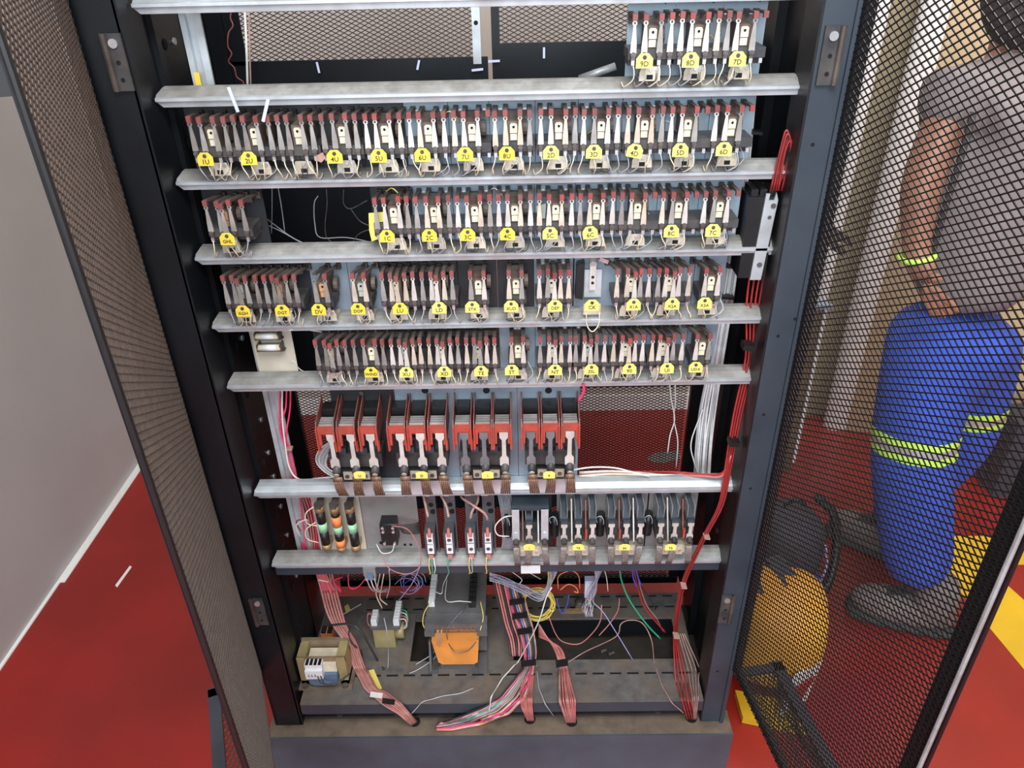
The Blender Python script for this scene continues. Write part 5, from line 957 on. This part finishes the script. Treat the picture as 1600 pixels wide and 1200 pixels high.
# fingers rooted in the palm
fing = [((1462, 455), (1480, 470), (1499, 487)), ((1458, 463), (1474, 478), (1487, 492)), ((1452, 468), (1466, 484), (1476, 496)), ((1446, 468), (1456, 484), (1464, 494))]
body = skin_mesh('body', bv, be, br_, M['skin'], person)
for k, f in enumerate(fing):
    skin_mesh('finger', [palm]+[Q(x, y, 0.348+0.003*k) for x, y in f], [(0, 1), (1, 2), (2, 3)], [0.012, 0.0105, 0.0095, 0.008], M['skin'], body, 1)
skin_mesh('thumb', [palm, Q(1462, 430, 0.350), Q(1473, 440, 0.345)], [(0, 1), (1, 2)], [0.014, 0.012, 0.009], M['skin'], body, 1)
sv = [V(1.055, 0.535, 0.935), chest, V(1.03, 0.54, 1.43), V(1.035, 0.56, 1.485), sl_, tuple(Vector(sl_).lerp(Vector(elb), 0.42)), sr_, tuple(Vector(sr_).lerp(Vector(V(1.33, 0.50, 1.14)), 0.5)), V(1.05, 0.54, 1.08)]
shirt_ = skin_mesh('shirt', sv, [(0, 8), (8, 1), (1, 2), (2, 3), (2, 4), (4, 5), (2, 6), (6, 7)], [(0.185, 0.135), (0.185, 0.145), (0.165, 0.12), 0.066, 0.078, 0.068, 0.08, 0.070, (0.185, 0.14)], M['shirt'], person)
wb_ = V(1.055, 0.535, 0.955)
tv = [V(1.05, 0.53, 0.90), wb_, V(0.985, 0.49, 0.80), kn1, tuple(Vector(an1)+Vector((0, 0, 0.02))), V(1.14, 0.57, 0.80), kn2, tuple(Vector(an2)+Vector((0, 0, 0.03)))]
tr_ = skin_mesh('trousers', tv, [(0, 1), (0, 2), (2, 3), (3, 4), (0, 5), (5, 6), (6, 7)], [(0.175, 0.135), (0.165, 0.12), 0.118, 0.106, 0.092, 0.112, 0.088, 0.074], M['trouser'], person)
def slab(src, z0, z1, off, name, m, parent, tilt=0.0):
    """cut the cloth between two heights into its own thin tape standing proud of it"""
    bm = bmesh.new(); bm.from_mesh(src.data); n = Vector((0, tilt, 1)).normalized()
    for z, keep in ((z0, 1), (z1, -1)):
        bmesh.ops.bisect_plane(bm, geom=bm.verts[:]+bm.edges[:]+bm.faces[:], plane_co=(0, 0, z), plane_no=n*(-keep), clear_outer=True, clear_inner=False)
    bm.normal_update()
    for v in bm.verts: v.co += v.normal*off
    me = bpy.data.meshes.new(name); bm.to_mesh(me); bm.free(); me.materials.clear(); me.materials.append(m); me.polygons.foreach_set('use_smooth', [True]*len(me.polygons))
    return inst(name, me, parent)
zb0 = aY(1420, 738, 0.36).z; zb1 = aY(1420, 706, 0.36).z; hb = (zb1-zb0)/3
TL = 0.18
slab(tr_, zb0, zb0+hb, 0.002, 'reflective_band', M['lime'], tr_, TL); slab(tr_, zb0+hb, zb0+2*hb, 0.002, 'reflective_band', M['silver'], tr_, TL); slab(tr_, zb0+2*hb, zb1, 0.002, 'reflective_band', M['lime'], tr_, TL)
slab(shirt_, 0.93, 0.955, 0.003, 'shirt_hem', M['shirtt'], shirt_)
MB().tube([Vector(wri)+Vector((0.032*math.cos(a), 0.034*math.sin(a), 0.004+0.008*math.cos(a))) for a in [i*math.pi/8 for i in range(17)]], 0.0065, 6).build('bracelet', M['lime'], person, True)
MB().ell(V(1.0, 0.535, 1.605), (0.092, 0.106, 0.105), 18, 12).build('hair', M['hair'], person, True)
MB().tube(spline([Q(1521, 175, 0.395), Q(1500, 250, 0.385), Q(1475, 330, 0.385), Q(1457, 395, 0.39)], 5), 0.007, 6).build('shirt_seam', M['shirtt'], person, True)
def boot(a, toe, name):
    a, toe = Vector(a), Vector(toe); a.z = 0; toe.z = 0; d = (toe-a).normalized(); s = Vector((-d.y, d.x, 0))
    R3 = Matrix((d, s, Vector((0, 0, 1)))).transposed()
    b = MB(); b.ell(a+d*0.07+Vector((0, 0, 0.055)), (0.138, 0.050, 0.046), 18, 10, 0.8, R3); b.ell(a+Vector((0, 0, 0.11)), (0.058, 0.052, 0.090), 16, 10, 0.8, R3)
    o = b.build('boot', M['shoe'], person, True); MB().ell(a+d*0.07+Vector((0, 0, 0.014)), (0.145, 0.055, 0.013), 18, 6, 0.5, R3).build('sole', M['sole'], o, True)
    MB().obox(a+d*0.10+Vector((0, 0, 0.106)), d*0.03-Vector((0, 0, 0.012)), s*0.018, Vector((0, 0, 0.002))).build('lace_panel', M['sole'], o)
boot(aZ(1450, 985, 0.0)-PO+Vector((0, 0.02, 0)), aZ(1350, 955, 0)-PO, 'l'); boot(aZ(1385, 868, 0.0)-PO+Vector((0.02, 0.0, 0)), aZ(1335, 845, 0)-PO+Vector((-0.03, 0.03, 0)), 'r')
